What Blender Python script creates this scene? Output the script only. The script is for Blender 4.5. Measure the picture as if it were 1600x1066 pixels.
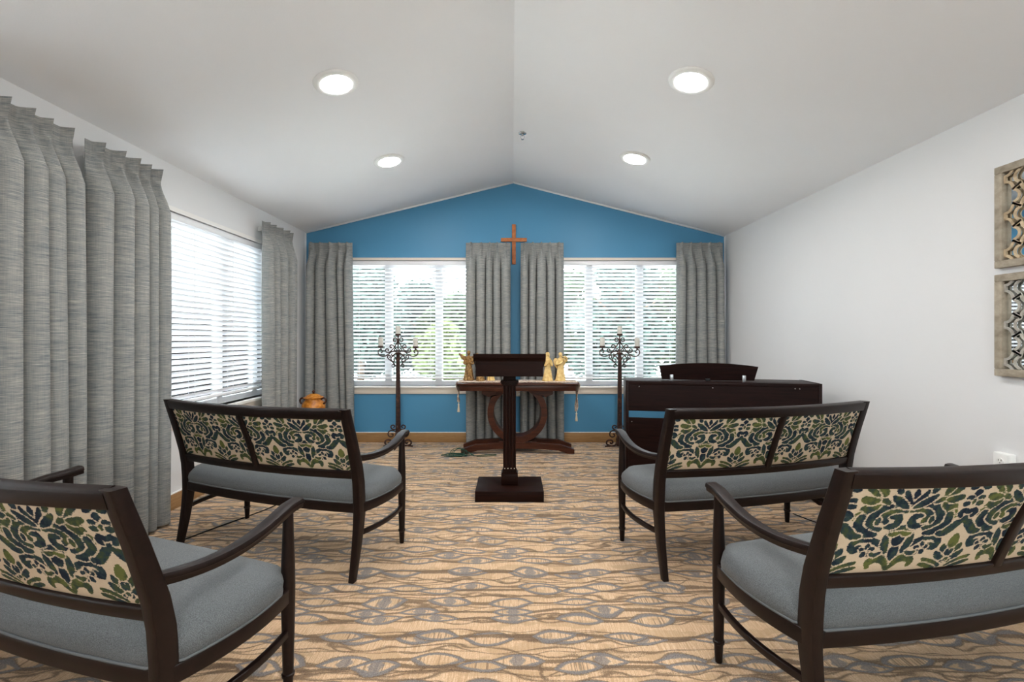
import bpy, bmesh, math, random
import numpy as np
from mathutils import Vector, Matrix

random.seed(7)
PI = math.pi
scene = bpy.context.scene
for o in list(bpy.data.objects):
    bpy.data.objects.remove(o, do_unlink=True)
C = scene.collection

# ------------------------------------------------------------------ camera
F = 711.1                      # focal length in pixels of the 1600 wide frame (16 mm on 36 mm)
CAMZ = 1.22
cam_d = bpy.data.cameras.new('camera')
cam_d.sensor_width = 36.0
cam_d.lens = 16.0
cam_d.shift_y = -6.0 / 1600.0
cam_d.clip_start = 0.05
cam = bpy.data.objects.new('camera', cam_d)
C.objects.link(cam)
cam.location = (0, 0, CAMZ)
cam.rotation_euler = (PI / 2, 0, 0)
scene.camera = cam

# ------------------------------------------------------------------ world, exposure
SKY = 8.0
LAMP = 76.0
w = bpy.data.worlds.new('overcast_sky')
scene.world = w
w.use_nodes = True
bg = w.node_tree.nodes['Background']
bg.inputs[0].default_value = (0.90, 0.95, 1.0, 1)
bg.inputs[1].default_value = SKY
scene.view_settings.view_transform = 'Standard'
scene.view_settings.look = 'None'
scene.view_settings.exposure = 1.12
scene.view_settings.gamma = 1.0
scene.view_settings.use_curve_mapping = False

# room dimensions
XL, XR, YB, YF = -2.403, 2.478, 5.291, -2.3
ZL, ZR, ZT, XT = 2.44, 2.40, 3.024, 0.013
def ceil_z(x):
    return ZT + (ZL - ZT) * (x - XT) / (XL - XT) if x < XT else ZT + (ZR - ZT) * (x - XT) / (XR - XT)

# light portals are only sampling guides for the window openings
WIN = {}   # filled below: name -> (axis, a0, a1, z0, z1)
WZ0, WZ1 = 0.655, 2.113
WIN['back_a'] = ('b', -2.00, -0.31)
WIN['back_b'] = ('b', 0.365, 2.06)
WIN['left_a'] = ('l', 2.72, 4.70)
WIN['left_b'] = ('l', 0.10, 2.08)
WIN['front'] = ('f', 0.25, 2.25)     # unseen high window, added behind the camera to light settee backs and ceiling
FZ0, FZ1 = 1.40, 2.34
for k, (ax, a0, a1) in WIN.items():
    ld = bpy.data.lights.new('window_portal', 'AREA')
    ld.shape = 'RECTANGLE'
    ld.size = a1 - a0
    ld.size_y = WZ1 - WZ0
    ld.cycles.is_portal = True
    lo = bpy.data.objects.new('window_portal', ld)
    C.objects.link(lo)
    mid = (a0 + a1) / 2
    if ax == 'b':
        lo.location = (mid, YB + 0.17, (WZ0 + WZ1) / 2); lo.rotation_euler = (-PI / 2, 0, 0)
    elif ax == 'f':
        ld.size_y = FZ1 - FZ0
        lo.location = (mid, YF - 0.17, (FZ0 + FZ1) / 2); lo.rotation_euler = (PI / 2, 0, 0)
    else:
        lo.location = (XL - 0.17, mid, (WZ0 + WZ1) / 2); lo.rotation_euler = (PI / 2, 0, -PI / 2)

# ------------------------------------------------------------------ helpers
def srgb(r, g, b):
    f = lambda c: ((c / 255.0) / 12.92) if c / 255.0 <= 0.04045 else (((c / 255.0) + 0.055) / 1.055) ** 2.4
    return (f(r), f(g), f(b), 1.0)

class NT:
    """small wrapper to write node materials briefly"""
    def __init__(self, name, rough=0.6, spec=0.5):
        self.m = bpy.data.materials.new(name)
        self.m.use_nodes = True
        self.t = self.m.node_tree
        self.b = self.t.nodes['Principled BSDF']
        self.b.inputs['Roughness'].default_value = rough
        self.b.inputs['Specular IOR Level'].default_value = spec
    def n(self, typ, **kw):
        nd = self.t.nodes.new(typ)
        for k, v in kw.items():
            setattr(nd, k, v)
        return nd
    def set(self, sock, v):
        if isinstance(v, bpy.types.NodeSocket):
            self.t.links.new(v, sock)
        else:
            sock.default_value = v
    def math(self, op, a, b=None, c=None, clamp=False):
        nd = self.n('ShaderNodeMath', operation=op, use_clamp=clamp)
        self.set(nd.inputs[0], a)
        if b is not None: self.set(nd.inputs[1], b)
        if c is not None: self.set(nd.inputs[2], c)
        return nd.outputs[0]
    def coords(self, kind='Object', scale=(1, 1, 1), loc=(0, 0, 0)):
        tc = self.n('ShaderNodeTexCoord')
        mp = self.n('ShaderNodeMapping')
        mp.inputs['Scale'].default_value = scale
        mp.inputs['Location'].default_value = loc
        self.t.links.new(tc.outputs[kind], mp.inputs[0])
        return mp.outputs[0]
    def noise(self, vec, scale=5, detail=2, rough=0.5, dist=0.0):
        nd = self.n('ShaderNodeTexNoise')
        self.set(nd.inputs['Vector'], vec)
        nd.inputs['Scale'].default_value = scale
        nd.inputs['Detail'].default_value = detail
        nd.inputs['Roughness'].default_value = rough
        nd.inputs['Distortion'].default_value = dist
        return nd.outputs['Fac']
    def ramp(self, fac, stops):
        nd = self.n('ShaderNodeValToRGB')
        cr = nd.color_ramp
        while len(cr.elements) < len(stops):
            cr.elements.new(0.5)
        for e, (p, c) in zip(cr.elements, stops):
            e.position = p
            e.color = c if len(c) == 4 else (*c, 1)
        self.set(nd.inputs[0], fac)
        return nd.outputs[0]
    def mix(self, fac, a, b, blend='MIX'):
        nd = self.n('ShaderNodeMix', data_type='RGBA', blend_type=blend)
        self.set(nd.inputs[0], fac)
        self.set(nd.inputs[6], a)
        self.set(nd.inputs[7], b)
        return nd.outputs[2]
    def smooth(self, v, lo, hi):
        nd = self.n('ShaderNodeMapRange', interpolation_type='SMOOTHSTEP')
        self.set(nd.inputs[0], v)
        nd.inputs[1].default_value = lo
        nd.inputs[2].default_value = hi
        return nd.outputs[0]
    def color(self, c):
        self.set(self.b.inputs['Base Color'], c)
    def bump(self, h, strength=0.2, dist=0.01):
        nd = self.n('ShaderNodeBump')
        nd.inputs['Strength'].default_value = strength
        nd.inputs['Distance'].default_value = dist
        self.set(nd.inputs['Height'], h)
        self.t.links.new(nd.outputs[0], self.b.inputs['Normal'])

M = {}
def paint(name, col, rough=0.7, var=0.03, bscale=180, bstr=0.08, spec=0.3):
    t = NT(name, rough, spec)
    v = t.coords('Object')
    nz = t.noise(v, 3.0, 3)
    d = tuple(c * (1 - var) for c in col[:3]) + (1,)
    t.color(t.mix(nz, col, d))
    if bstr:
        t.bump(t.noise(v, bscale, 2), bstr, 0.003)
    M[name] = t.m
paint('wall_white', srgb(226, 226, 227))
paint('wall_blue', srgb(80, 142, 180), rough=0.45, bstr=0.06)
paint('ceiling_white', srgb(238, 238, 240), bscale=140, bstr=0.10)
paint('trim_white', srgb(238, 236, 233), rough=0.4, bstr=0)
paint('trim_cream', srgb(222, 212, 200), rough=0.5, bstr=0)
paint('vinyl_white', srgb(240, 241, 243), rough=0.35, bstr=0)
paint('slat_white', srgb(240, 241, 244), rough=0.4, bstr=0)
paint('cord_white', srgb(215, 216, 218), rough=0.8, bstr=0)
paint('plastic_white', srgb(238, 238, 236), rough=0.35, bstr=0)
paint('plastic_cream', srgb(214, 200, 178), rough=0.4, bstr=0)
paint('plastic_black', srgb(24, 23, 24), rough=0.4, bstr=0)
paint('cord_green', srgb(28, 72, 58), rough=0.5, bstr=0)
paint('cord_black', srgb(26, 24, 24), rough=0.5, bstr=0)
paint('candle_wax', srgb(206, 202, 194), rough=0.6, bstr=0)
paint('wick', srgb(40, 36, 32), rough=0.9, bstr=0)
paint('concrete', srgb(206, 205, 201), rough=0.9, bscale=20, bstr=0.1)
paint('siding_grey', srgb(196, 198, 199), rough=0.8, bstr=0)
paint('roof_grey', srgb(110, 108, 108), rough=0.9, bstr=0.1)
paint('bark', srgb(84, 70, 58), rough=0.95, bscale=40, bstr=0.5)
paint('seat_fabric_piping', srgb(100, 104, 107), rough=0.9, bstr=0)
paint('tassel_cream', srgb(226, 214, 190), rough=0.9, bstr=0)

def metal(name, col, rough=0.35, bump=0.0):
    t = NT(name, rough)
    t.b.inputs['Metallic'].default_value = 1.0
    v = t.coords('Object')
    nz = t.noise(v, 25, 3)
    t.color(t.mix(nz, col, tuple(c * 0.6 for c in col[:3]) + (1,)))
    if bump:
        t.bump(t.noise(v, 70, 2), bump, 0.004)
    M[name] = t.m
metal('chrome', (0.75, 0.75, 0.76, 1), 0.15)
metal('steel', (0.5, 0.5, 0.52, 1), 0.35)

def iron():
    t = NT('rust_iron', 0.55, 0.5)
    v = t.coords('Object')
    nz = t.noise(v, 30, 4, 0.6)
    t.color(t.ramp(nz, [(0.3, srgb(38, 28, 27)), (0.55, srgb(66, 44, 38)), (0.75, srgb(112, 72, 52))]))
    t.b.inputs['Metallic'].default_value = 0.45
    t.bump(t.noise(v, 90, 2), 0.4, 0.004)
    M['rust_iron'] = t.m
iron()

def wood(name, dark, light, rough=0.35, scale=(1.5, 30, 30), coat=0.0, spec=0.3):
    t = NT(name, rough, spec)
    v = t.coords('Object', scale)
    nz = t.noise(v, 2.2, 5, 0.6, 0.6)
    t.color(t.ramp(nz, [(0.25, dark), (0.75, light)]))
    t.bump(nz, 0.05, 0.002)
    M[name] = t.m
wood('espresso', srgb(16, 8, 7), srgb(31, 18, 15), 0.36, (14, 14, 14), 0, 0.28)
wood('lectern_wood', srgb(17, 6, 5), srgb(38, 18, 12), 0.42, (2, 26, 26), 0, 0.10)
wood('lectern_wood_up', srgb(18, 7, 5), srgb(40, 19, 12), 0.42, (26, 26, 2), 0, 0.12)
wood('table_wood', srgb(42, 18, 11), srgb(84, 43, 25), 0.36, (2, 26, 26), 0, 0.3)
wood('piano_wood', srgb(15, 6, 6), srgb(38, 19, 16), 0.45, (2, 24, 36), 0, 0.12)
wood('cross_wood', srgb(150, 84, 44), srgb(198, 126, 74), 0.45, (8, 8, 8), 0.0)
wood('base_wood', srgb(140, 104, 66), srgb(176, 138, 94), 0.5, (3, 3, 40), 0.0)
wood('mirror_frame_wood', srgb(126, 116, 102), srgb(184, 172, 154), 0.7, (8, 8, 8), 0.0)
wood('lattice_wood', srgb(150, 130, 104), srgb(206, 186, 156), 0.7, (10, 10, 10), 0.0)
wood('lattice_grey', srgb(134, 130, 122), srgb(192, 187, 177), 0.7, (10, 10, 10), 0.0)

def mirror():
    t = NT('mirror_glass', 0.02)
    t.b.inputs['Metallic'].default_value = 1.0
    nz = t.noise(t.coords('Object'), 4, 1)
    t.color(t.mix(nz, (0.86, 0.88, 0.88, 1), (0.82, 0.85, 0.86, 1)))
    M['mirror_glass'] = t.m
mirror()

def glass():
    m = bpy.data.materials.new('window_glass'); m.use_nodes = True
    t = m.node_tree; t.nodes.clear()
    out = t.nodes.new('ShaderNodeOutputMaterial')
    mx = t.nodes.new('ShaderNodeMixShader')
    tr = t.nodes.new('ShaderNodeBsdfTransparent'); tr.inputs[0].default_value = (0.95, 0.98, 0.97, 1)
    gl = t.nodes.new('ShaderNodeBsdfGlossy'); gl.inputs['Roughness'].default_value = 0.02
    fr = t.nodes.new('ShaderNodeFresnel'); fr.inputs[0].default_value = 1.45
    t.links.new(fr.outputs[0], mx.inputs[0]); t.links.new(tr.outputs[0], mx.inputs[1])
    t.links.new(gl.outputs[0], mx.inputs[2]); t.links.new(mx.outputs[0], out.inputs[0])
    M['window_glass'] = m
glass()

def lamp_mat():
    m = bpy.data.materials.new('lamp_lens'); m.use_nodes = True
    t = m.node_tree; t.nodes.clear()
    out = t.nodes.new('ShaderNodeOutputMaterial')
    em = t.nodes.new('ShaderNodeEmission')
    em.inputs[0].default_value = (1.0, 0.975, 0.94, 1); em.inputs[1].default_value = LAMP
    t.links.new(em.outputs[0], out.inputs[0])
    M['lamp_lens'] = m
lamp_mat()

def curtain_mat():
    t = NT('curtain_fabric', 0.85, 0.15)
    v1 = t.coords('Object', (11, 11, 260))
    v2 = t.coords('Object', (30, 30, 620))
    v3 = t.coords('Object', (300, 300, 9))
    v4 = t.coords('Object', (2.5, 2.5, 26))
    a = t.noise(v1, 1.0, 3, 0.65)
    b = t.noise(v2, 1.0, 2, 0.6)
    c = t.noise(v3, 1.0, 2, 0.6)
    d = t.noise(v4, 1.0, 2, 0.6)
    s = t.math('ADD', t.math('MULTIPLY', a, 0.50), t.math('ADD', t.math('MULTIPLY', b, 0.28), t.math('ADD', t.math('MULTIPLY', c, 0.12), t.math('MULTIPLY', d, 0.10))))
    col = t.ramp(s, [(0.30, srgb(76, 83, 90)), (0.43, srgb(122, 127, 130)), (0.55, srgb(156, 155, 151)), (0.70, srgb(196, 191, 184))])
    t.color(col)
    t.bump(s, 0.3, 0.003)
    M['curtain_fabric'] = t.m
curtain_mat()

def seat_mat():
    t = NT('seat_fabric', 0.88, 0.2)
    v = t.coords('Object', (1, 1, 1))
    a = t.noise(v, 420, 2, 0.5)
    b = t.noise(v, 6, 3, 0.5)
    base = t.ramp(a, [(0.3, srgb(70, 74, 77)), (0.7, srgb(112, 116, 118))])
    t.color(t.mix(t.math('MULTIPLY', b, 0.25), base, srgb(108, 111, 113)))
    t.b.inputs['Sheen Weight'].default_value = 0.1
    t.bump(a, 0.35, 0.003)
    M['seat_fabric'] = t.m
seat_mat()

def damask_mat():
    t = NT('damask_fabric', 0.85, 0.15)
    at = t.n('ShaderNodeAttribute', attribute_name='motif')
    ht = t.n('ShaderNodeAttribute', attribute_name='dye')
    v = t.coords('Object', (90, 90, 240))
    v2 = t.coords('Object', (380, 380, 60))
    n1 = t.noise(v, 1.0, 3, 0.7)
    n2 = t.noise(v2, 1.0, 2, 0.6)
    d = t.math('ADD', at.outputs['Fac'], t.math('MULTIPLY', t.math('SUBTRACT', n1, 0.5), 1.1))
    d = t.math('ADD', d, t.math('MULTIPLY', t.math('SUBTRACT', n2, 0.5), 0.5))
    mask = t.smooth(d, 0.10, -0.06)
    v3 = t.coords('Object', (34, 34, 34))
    h = t.math('ADD', ht.outputs['Fac'], t.math('MULTIPLY', t.math('SUBTRACT', t.noise(v3, 1.0, 3, 0.6), 0.5), 1.7))
    dye = t.ramp(h, [(0.10, srgb(28, 38, 52)), (0.36, srgb(44, 62, 66)), (0.56, srgb(62, 74, 52)), (0.85, srgb(98, 104, 56))])
    cream = t.mix(n1, srgb(214, 196, 172), srgb(194, 174, 148))
    t.color(t.mix(mask, cream, dye))
    t.bump(n2, 0.2, 0.002)
    M['damask_fabric'] = t.m
damask_mat()

def carpet_mat():
    t = NT('carpet', 0.95, 0.1)
    tc = t.n('ShaderNodeTexCoord')
    sp = t.n('ShaderNodeSeparateXYZ')
    t.t.links.new(tc.outputs['Object'], sp.inputs[0])
    X, Y = sp.outputs[0], sp.outputs[1]
    v = t.coords('Object')
    vst = t.coords('Object', (2.1, 6.0, 1))
    # gentle wander of the pattern rows
    wand = t.math('MULTIPLY', t.math('SUBTRACT', t.noise(vst, 1.0, 2, 0.5), 0.5), 0.12)
    fray = t.math('MULTIPLY', t.math('SUBTRACT', t.noise(v, 190, 3, 0.7), 0.5), 0.020)
    Yw = t.math('ADD', t.math('ADD', Y, wand), fray)
    def eyes(pitch_y, pitch_x, w, h, seed, keep):
        row = t.math('FLOOR', t.math('DIVIDE', t.math('ADD', Yw, seed), pitch_y))
        ly = t.math('SUBTRACT', t.math('SUBTRACT', t.math('ADD', Yw, seed), t.math('MULTIPLY', row, pitch_y)), pitch_y / 2)
        wn = t.n('ShaderNodeTexWhiteNoise', noise_dimensions='1D')
        t.set(wn.inputs['W'], t.math('ADD', row, seed * 7.13))
        xs = t.math('ADD', X, t.math('MULTIPLY', wn.outputs[0], pitch_x))
        cell = t.math('FLOOR', t.math('DIVIDE', xs, pitch_x))
        cv = t.n('ShaderNodeCombineXYZ'); t.set(cv.inputs[0], cell); t.set(cv.inputs[1], row); cv.inputs[2].default_value = seed
        wc = t.n('ShaderNodeTexWhiteNoise', noise_dimensions='3D'); t.t.links.new(cv.outputs[0], wc.inputs['Vector'])
        r1 = wc.outputs[0]
        jit = t.math('MULTIPLY', t.math('SUBTRACT', r1, 0.5), pitch_x - 2 * w)
        lx = t.math('SUBTRACT', t.math('SUBTRACT', t.math('SUBTRACT', xs, t.math('MULTIPLY', cell, pitch_x)), pitch_x / 2), jit)
        q = t.math('DIVIDE', lx, w)
        lens = t.math('MULTIPLY', t.math('SUBTRACT', 1.0, t.math('MULTIPLY', q, q)), h)
        d = t.math('SUBTRACT', t.math('ABSOLUTE', ly), lens)          # <0 inside the lens
        inside_x = t.math('LESS_THAN', t.math('ABSOLUTE', q), 1.12)
        kind = t.math('FRACT', t.math('MULTIPLY', r1, 7.77))
        return d, inside_x, lx, ly, kind
    vth = t.coords('Object', (230, 12, 1))
    thread = t.noise(vth, 1.0, 3, 0.7)
    speck = t.noise(v, 210, 3, 0.75)
    tan = t.ramp(thread, [(0.34, srgb(196, 158, 120)), (0.5, srgb(224, 190, 152)), (0.66, srgb(242, 216, 184))])
    tan = t.mix(t.smooth(speck, 0.60, 0.42), tan, t.mix(0.5, tan, srgb(184, 148, 112)))
    patch = t.noise(t.coords('Object', (5, 11, 1), (3, 1, 0)), 1.0, 2)
    tan = t.mix(t.smooth(patch, 0.54, 0.58), tan, t.mix(0.5, tan, srgb(182, 148, 110)))
    brown = t.ramp(speck, [(0.36, srgb(76, 55, 38)), (0.64, srgb(130, 102, 74))])
    grey = t.ramp(speck, [(0.36, srgb(92, 90, 92)), (0.64, srgb(148, 142, 140))])
    col = tan
    # plain strings that split and close again
    for (py, off, amp, hw) in ((0.101, 3.3, 0.036, 0.0040), (0.163, 8.1, 0.05, 0.0046)):
        wv = t.coords('Object', (2.6, 7.0, 1), (off, off * 1.7, 0))
        yy = t.math('ADD', Yw, t.math('MULTIPLY', t.math('SUBTRACT', t.noise(wv, 1.0, 2), 0.5), 0.16))
        fr = t.math('ABSOLUTE', t.math('SUBTRACT', t.math('FRACT', t.math('DIVIDE', t.math('ADD', yy, 40.0), py)), 0.5))
        ly = t.math('MULTIPLY', fr, py)
        env = t.math('MULTIPLY', t.math('MAXIMUM', t.math('SUBTRACT', t.noise(t.coords('Object', (4.2, 3.0, 1), (off * 2, 1, 0)), 1.0, 1), 0.46), 0.0), amp * 3)
        d = t.math('ABSOLUTE', t.math('SUBTRACT', ly, env))
        wid = t.math('MULTIPLY', t.noise(t.coords('Object', (5, 14, 1), (off * 3, 0, 0)), 1.0, 2), hw * 2)
        col = t.mix(t.math('MULTIPLY', t.smooth(t.math('SUBTRACT', d, wid), 0.0035, -0.003), 0.82), col, brown)
    # strings of eyes: a line runs along every row and parts around its eyes
    for (py, px, ww, hh, sd) in ((0.128, 0.30, 0.098, 0.031, 10.0), (0.171, 0.36, 0.086, 0.029, 23.37)):
        d, ix, lx, ly, kind = eyes(py, px, ww, hh, sd, 1)
        lens = t.math('MAXIMUM', t.math('SUBTRACT', t.math('ABSOLUTE', ly), d), 0.0)
        line = t.math('ABSOLUTE', t.math('SUBTRACT', t.math('ABSOLUTE', ly), t.math('ADD', lens, 0.004)))
        col = t.mix(t.math('MULTIPLY', t.smooth(line, 0.0080, 0.0030), 0.85), col, brown)
        ins = t.math('MULTIPLY', t.smooth(d, 0.0, -0.005), ix)
        rib = t.math('GREATER_THAN', t.noise(t.coords('Object', (130, 5, 1)), 1.0, 1), 0.60)
        col = t.mix(ins, col, t.mix(t.math('MULTIPLY', rib, 0.6), tan, brown))
        dia = t.math('ADD', t.math('ABSOLUTE', lx), t.math('MULTIPLY', t.math('ABSOLUTE', ly), 0.9))
        core = t.math('MULTIPLY', t.math('MULTIPLY', t.smooth(dia, 0.038, 0.028), ix), t.math('GREATER_THAN', kind, 0.5))
        col = t.mix(t.math('MULTIPLY', core, 0.8), col, grey)
        ring = t.math('MULTIPLY', t.smooth(t.math('ABSOLUTE', t.math('ADD', d, 0.002)), 0.0095, 0.005), ix)
        col = t.mix(t.math('MULTIPLY', ring, 0.95), col, grey)
    t.color(col)
    t.b.inputs['Sheen Weight'].default_value = 0.2
    t.bump(t.noise(v, 330, 3, 0.7), 0.6, 0.006)
    M['carpet'] = t.m
carpet_mat()

def ceramic():
    t = NT('amber_glaze', 0.25, 0.5)
    v = t.coords('Object')
    nz = t.noise(v, 22, 4, 0.6)
    t.color(t.ramp(nz, [(0.3, srgb(150, 84, 26)), (0.55, srgb(206, 132, 44)), (0.75, srgb(226, 164, 84))]))
    M['amber_glaze'] = t.m
    t = NT('brown_glaze', 0.25, 0.5)
    nz = t.noise(t.coords('Object'), 30, 3)
    t.color(t.mix(nz, srgb(44, 24, 18), srgb(84, 44, 30)))
    M['brown_glaze'] = t.m
    t = NT('bronze_gold', 0.4, 0.5)
    nz = t.noise(t.coords('Object'), 45, 4, 0.6)
    t.color(t.ramp(nz, [(0.3, srgb(70, 44, 20)), (0.5, srgb(146, 108, 58)), (0.72, srgb(206, 172, 118))]))
    t.b.inputs['Metallic'].default_value = 0.35
    M['bronze_gold'] = t.m
    t = NT('ivory_resin', 0.45, 0.5)
    nz = t.noise(t.coords('Object'), 30, 4, 0.6)
    t.color(t.ramp(nz, [(0.3, srgb(206, 166, 96)), (0.6, srgb(238, 208, 142))]))
    M['ivory_resin'] = t.m
    t = NT('tapestry', 0.9, 0.2)
    v = t.coords('Object')
    a = t.noise(v, 38, 3, 0.6, 1.0); b = t.noise(v, 55, 2, 0.5, 1.5)
    base = t.ramp(a, [(0.38, srgb(158, 116, 108)), (0.5, srgb(214, 196, 178)), (0.62, srgb(226, 214, 196))])
    t.color(t.mix(t.smooth(b, 0.60, 0.66), base, srgb(124, 132, 148)))
    t.bump(t.noise(v, 300, 2), 0.3, 0.002)
    M['tapestry'] = t.m
    for nm, c0, c1 in (('leaf_green', (42, 58, 38), (70, 86, 58)), ('leaf_blue_green', (36, 54, 49), (62, 80, 73)), ('leaf_yellow_green', (70, 83, 46), (98, 108, 66))):
        t = NT(nm, 0.6, 0.3)
        nz = t.noise(t.coords('Object'), 6, 3)
        t.color(t.mix(nz, srgb(*c0), srgb(*c1)))
        M[nm] = t.m
ceramic()

# ------------------------------------------------------------------ geometry helpers
def link(name, me, mat=None, parent=None, loc=None, rot=None):
    o = bpy.data.objects.new(name, me)
    C.objects.link(o)
    if mat is not None and me is not None and len(me.materials) == 0:
        me.materials.append(M[mat] if isinstance(mat, str) else mat)
    if parent: o.parent = parent
    if loc is not None: o.location = loc
    if rot is not None: o.rotation_euler = rot
    return o

def obj(name, bm, mat, parent=None, loc=None, rot=None, smooth=False, angle=None):
    bmesh.ops.recalc_face_normals(bm, faces=bm.faces[:])
    me = bpy.data.meshes.new(name)
    bm.to_mesh(me); bm.free()
    if smooth or angle:
        me.polygons.foreach_set('use_smooth', [True] * len(me.polygons))
        if angle:
            try: me.set_sharp_from_angle(angle=math.radians(angle))
            except Exception: pass
    return link(name, me, mat, parent, loc, rot)

def empty(name, loc=(0, 0, 0), rz=0.0):
    o = bpy.data.objects.new(name, None)
    o.empty_display_size = 0.1
    C.objects.link(o)
    o.location = loc
    o.rotation_euler = (0, 0, rz)
    return o

def tag(o, label=None, cat=None, group=None, kind=None):
    if label: o['label'] = label
    if cat: o['category'] = cat
    if group: o['group'] = group
    if kind: o['kind'] = kind
    return o

def copy_tree(o, parent=None):
    c = o.copy(); C.objects.link(c); c.parent = parent
    for ch in list(o.children):
        copy_tree(ch, c)
    return c

def box(bm, x0, x1, y0, y1, z0, z1, bev=0.0):
    g = bmesh.ops.create_cube(bm, size=1.0)
    vs = g['verts']
    for v in vs:
        v.co = Vector(((x0 + x1) / 2 + v.co.x * (x1 - x0), (y0 + y1) / 2 + v.co.y * (y1 - y0), (z0 + z1) / 2 + v.co.z * (z1 - z0)))
    if bev > 0:
        es = set()
        for v in vs:
            es.update(v.link_edges)
        bmesh.ops.bevel(bm, geom=list(es), offset=bev, segments=2, affect='EDGES', profile=0.5)

def newbox(name, mat, parent, x0, x1, y0, y1, z0, z1, bev=0.0):
    bm = bmesh.new()
    box(bm, x0, x1, y0, y1, z0, z1, bev)
    return obj(name, bm, mat, parent, angle=40 if bev else None)

def prism(bm, poly, axis, a0, a1):
    """extrude 2D polygon along axis; poly in remaining two coordinates in xyz order"""
    def P(p, a):
        if axis == 'y': return (p[0], a, p[1])
        if axis == 'x': return (a, p[0], p[1])
        return (p[0], p[1], a)
    b = [bm.verts.new(P(p, a0)) for p in poly]
    t = [bm.verts.new(P(p, a1)) for p in poly]
    n = len(poly)
    bm.faces.new(b[::-1]); bm.faces.new(t)
    for i in range(n):
        bm.faces.new((b[i], b[(i + 1) % n], t[(i + 1) % n], t[i]))

def lathe(bm, prof, seg=24, cx=0, cy=0, z0=0, ripple=None):
    rings = []
    for (r, z) in prof:
        if r < 1e-5:
            rings.append([bm.verts.new((cx, cy, z0 + z))]); continue
        ring = []
        for i in range(seg):
            a = 2 * PI * i / seg
            rr = r * (1 + (ripple(a, z) if ripple else 0))
            ring.append(bm.verts.new((cx + rr * math.cos(a), cy + rr * math.sin(a), z0 + z)))
        rings.append(ring)
    for A, B in zip(rings[:-1], rings[1:]):
        if len(A) == 1 and len(B) == 1: continue
        if len(A) == 1:
            for i in range(seg): bm.faces.new((A[0], B[i], B[(i + 1) % seg]))
        elif len(B) == 1:
            for i in range(seg): bm.faces.new((A[i], A[(i + 1) % seg], B[0]))
        else:
            for i in range(seg): bm.faces.new((A[i], A[(i + 1) % seg], B[(i + 1) % seg], B[i]))
    if len(rings[0]) > 1: bm.faces.new(rings[0][::-1])
    if len(rings[-1]) > 1: bm.faces.new(rings[-1])

def sweep(bm, pts, section, up=(0, 0, 1), scales=None, closed=False, caps=True):
    """sweep a 2D section (side, up) along a path"""
    pts = [Vector(p) for p in pts]
    up = Vector(up)
    n = len(pts)
    rings = []
    for i, p in enumerate(pts):
        if closed:
            t = pts[(i + 1) % n] - pts[i - 1]
        else:
            t = pts[min(i + 1, n - 1)] - pts[max(i - 1, 0)]
        t.normalize()
        side = t.cross(up)
        if side.length < 1e-4: side = Vector((1, 0, 0))
        side.normalize()
        u = side.cross(t); u.normalize()
        s = scales[i] if scales else (1, 1)
        if not isinstance(s, tuple): s = (s, s)
        rings.append([bm.verts.new(p + side * (a * s[0]) + u * (b * s[1])) for (a, b) in section])
    m = len(section)
    rng = range(n) if closed else range(n - 1)
    for i in rng:
        A, B = rings[i], rings[(i + 1) % n]
        for j in range(m):
            bm.faces.new((A[j], A[(j + 1) % m], B[(j + 1) % m], B[j]))
    if caps and not closed:
        bm.faces.new(rings[0][::-1]); bm.faces.new(rings[-1])

def tube(bm, pts, r, seg=8, closed=False, radii=None):
    """round tube, parallel transport frame"""
    pts = [Vector(p) for p in pts]
    n = len(pts)
    tang = []
    for i in range(n):
        if closed: t = pts[(i + 1) % n] - pts[i - 1]
        else: t = pts[min(i + 1, n - 1)] - pts[max(i - 1, 0)]
        if t.length < 1e-9: t = Vector((0, 0, 1))
        tang.append(t.normalized())
    ref = Vector((0, 0, 1)) if abs(tang[0].z) < 0.9 else Vector((1, 0, 0))
    u = tang[0].cross(ref).normalized()
    rings = []
    for i in range(n):
        if i:
            u = u - tang[i] * u.dot(tang[i])
            if u.length < 1e-6: u = tang[i].cross(ref)
            u.normalize()
        v = tang[i].cross(u)
        rr = radii[i] if radii else r
        rings.append([bm.verts.new(pts[i] + (u * math.cos(2 * PI * k / seg) + v * math.sin(2 * PI * k / seg)) * rr) for k in range(seg)])
    for i in (range(n) if closed else range(n - 1)):
        A, B = rings[i], rings[(i + 1) % n]
        for k in range(seg):
            bm.faces.new((A[k], A[(k + 1) % seg], B[(k + 1) % seg], B[k]))
    if not closed:
        bm.faces.new(rings[0][::-1]); bm.faces.new(rings[-1])

def spline(pts, sub=6, closed=False):
    """Catmull-Rom through the points"""
    pts = [Vector(p) for p in pts]
    n = len(pts); out = []
    for i in range(n if closed else n - 1):
        p0 = pts[i - 1] if (i > 0 or closed) else pts[0]
        p1 = pts[i]; p2 = pts[(i + 1) % n]
        p3 = pts[(i + 2) % n] if (closed or i + 2 < n) else pts[-1]
        for k in range(sub):
            t = k / sub
            out.append(0.5 * ((2 * p1) + (p2 - p0) * t + (2 * p0 - 5 * p1 + 4 * p2 - p3) * t * t + (3 * p1 - p0 - 3 * p2 + p3) * t ** 3))
    if not closed: out.append(pts[-1])
    return out

def rrect(wd, ht, r=0.004, n=2):
    """rounded rectangle section"""
    out = []
    for cx, cy, a0 in ((wd / 2 - r, ht / 2 - r, 0), (-wd / 2 + r, ht / 2 - r, PI / 2), (-wd / 2 + r, -ht / 2 + r, PI), (wd / 2 - r, -ht / 2 + r, 1.5 * PI)):
        for k in range(n + 1):
            a = a0 + PI / 2 * k / n
            out.append((cx + r * math.cos(a), cy + r * math.sin(a)))
    return out

# ================================================================== SETTING
# floor
bm = bmesh.new(); box(bm, XL - 0.2, XR + 0.2, YF - 0.2, YB + 0.2, -0.12, 0.0)
tag(obj('floor', bm, 'carpet'), kind='structure')

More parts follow.
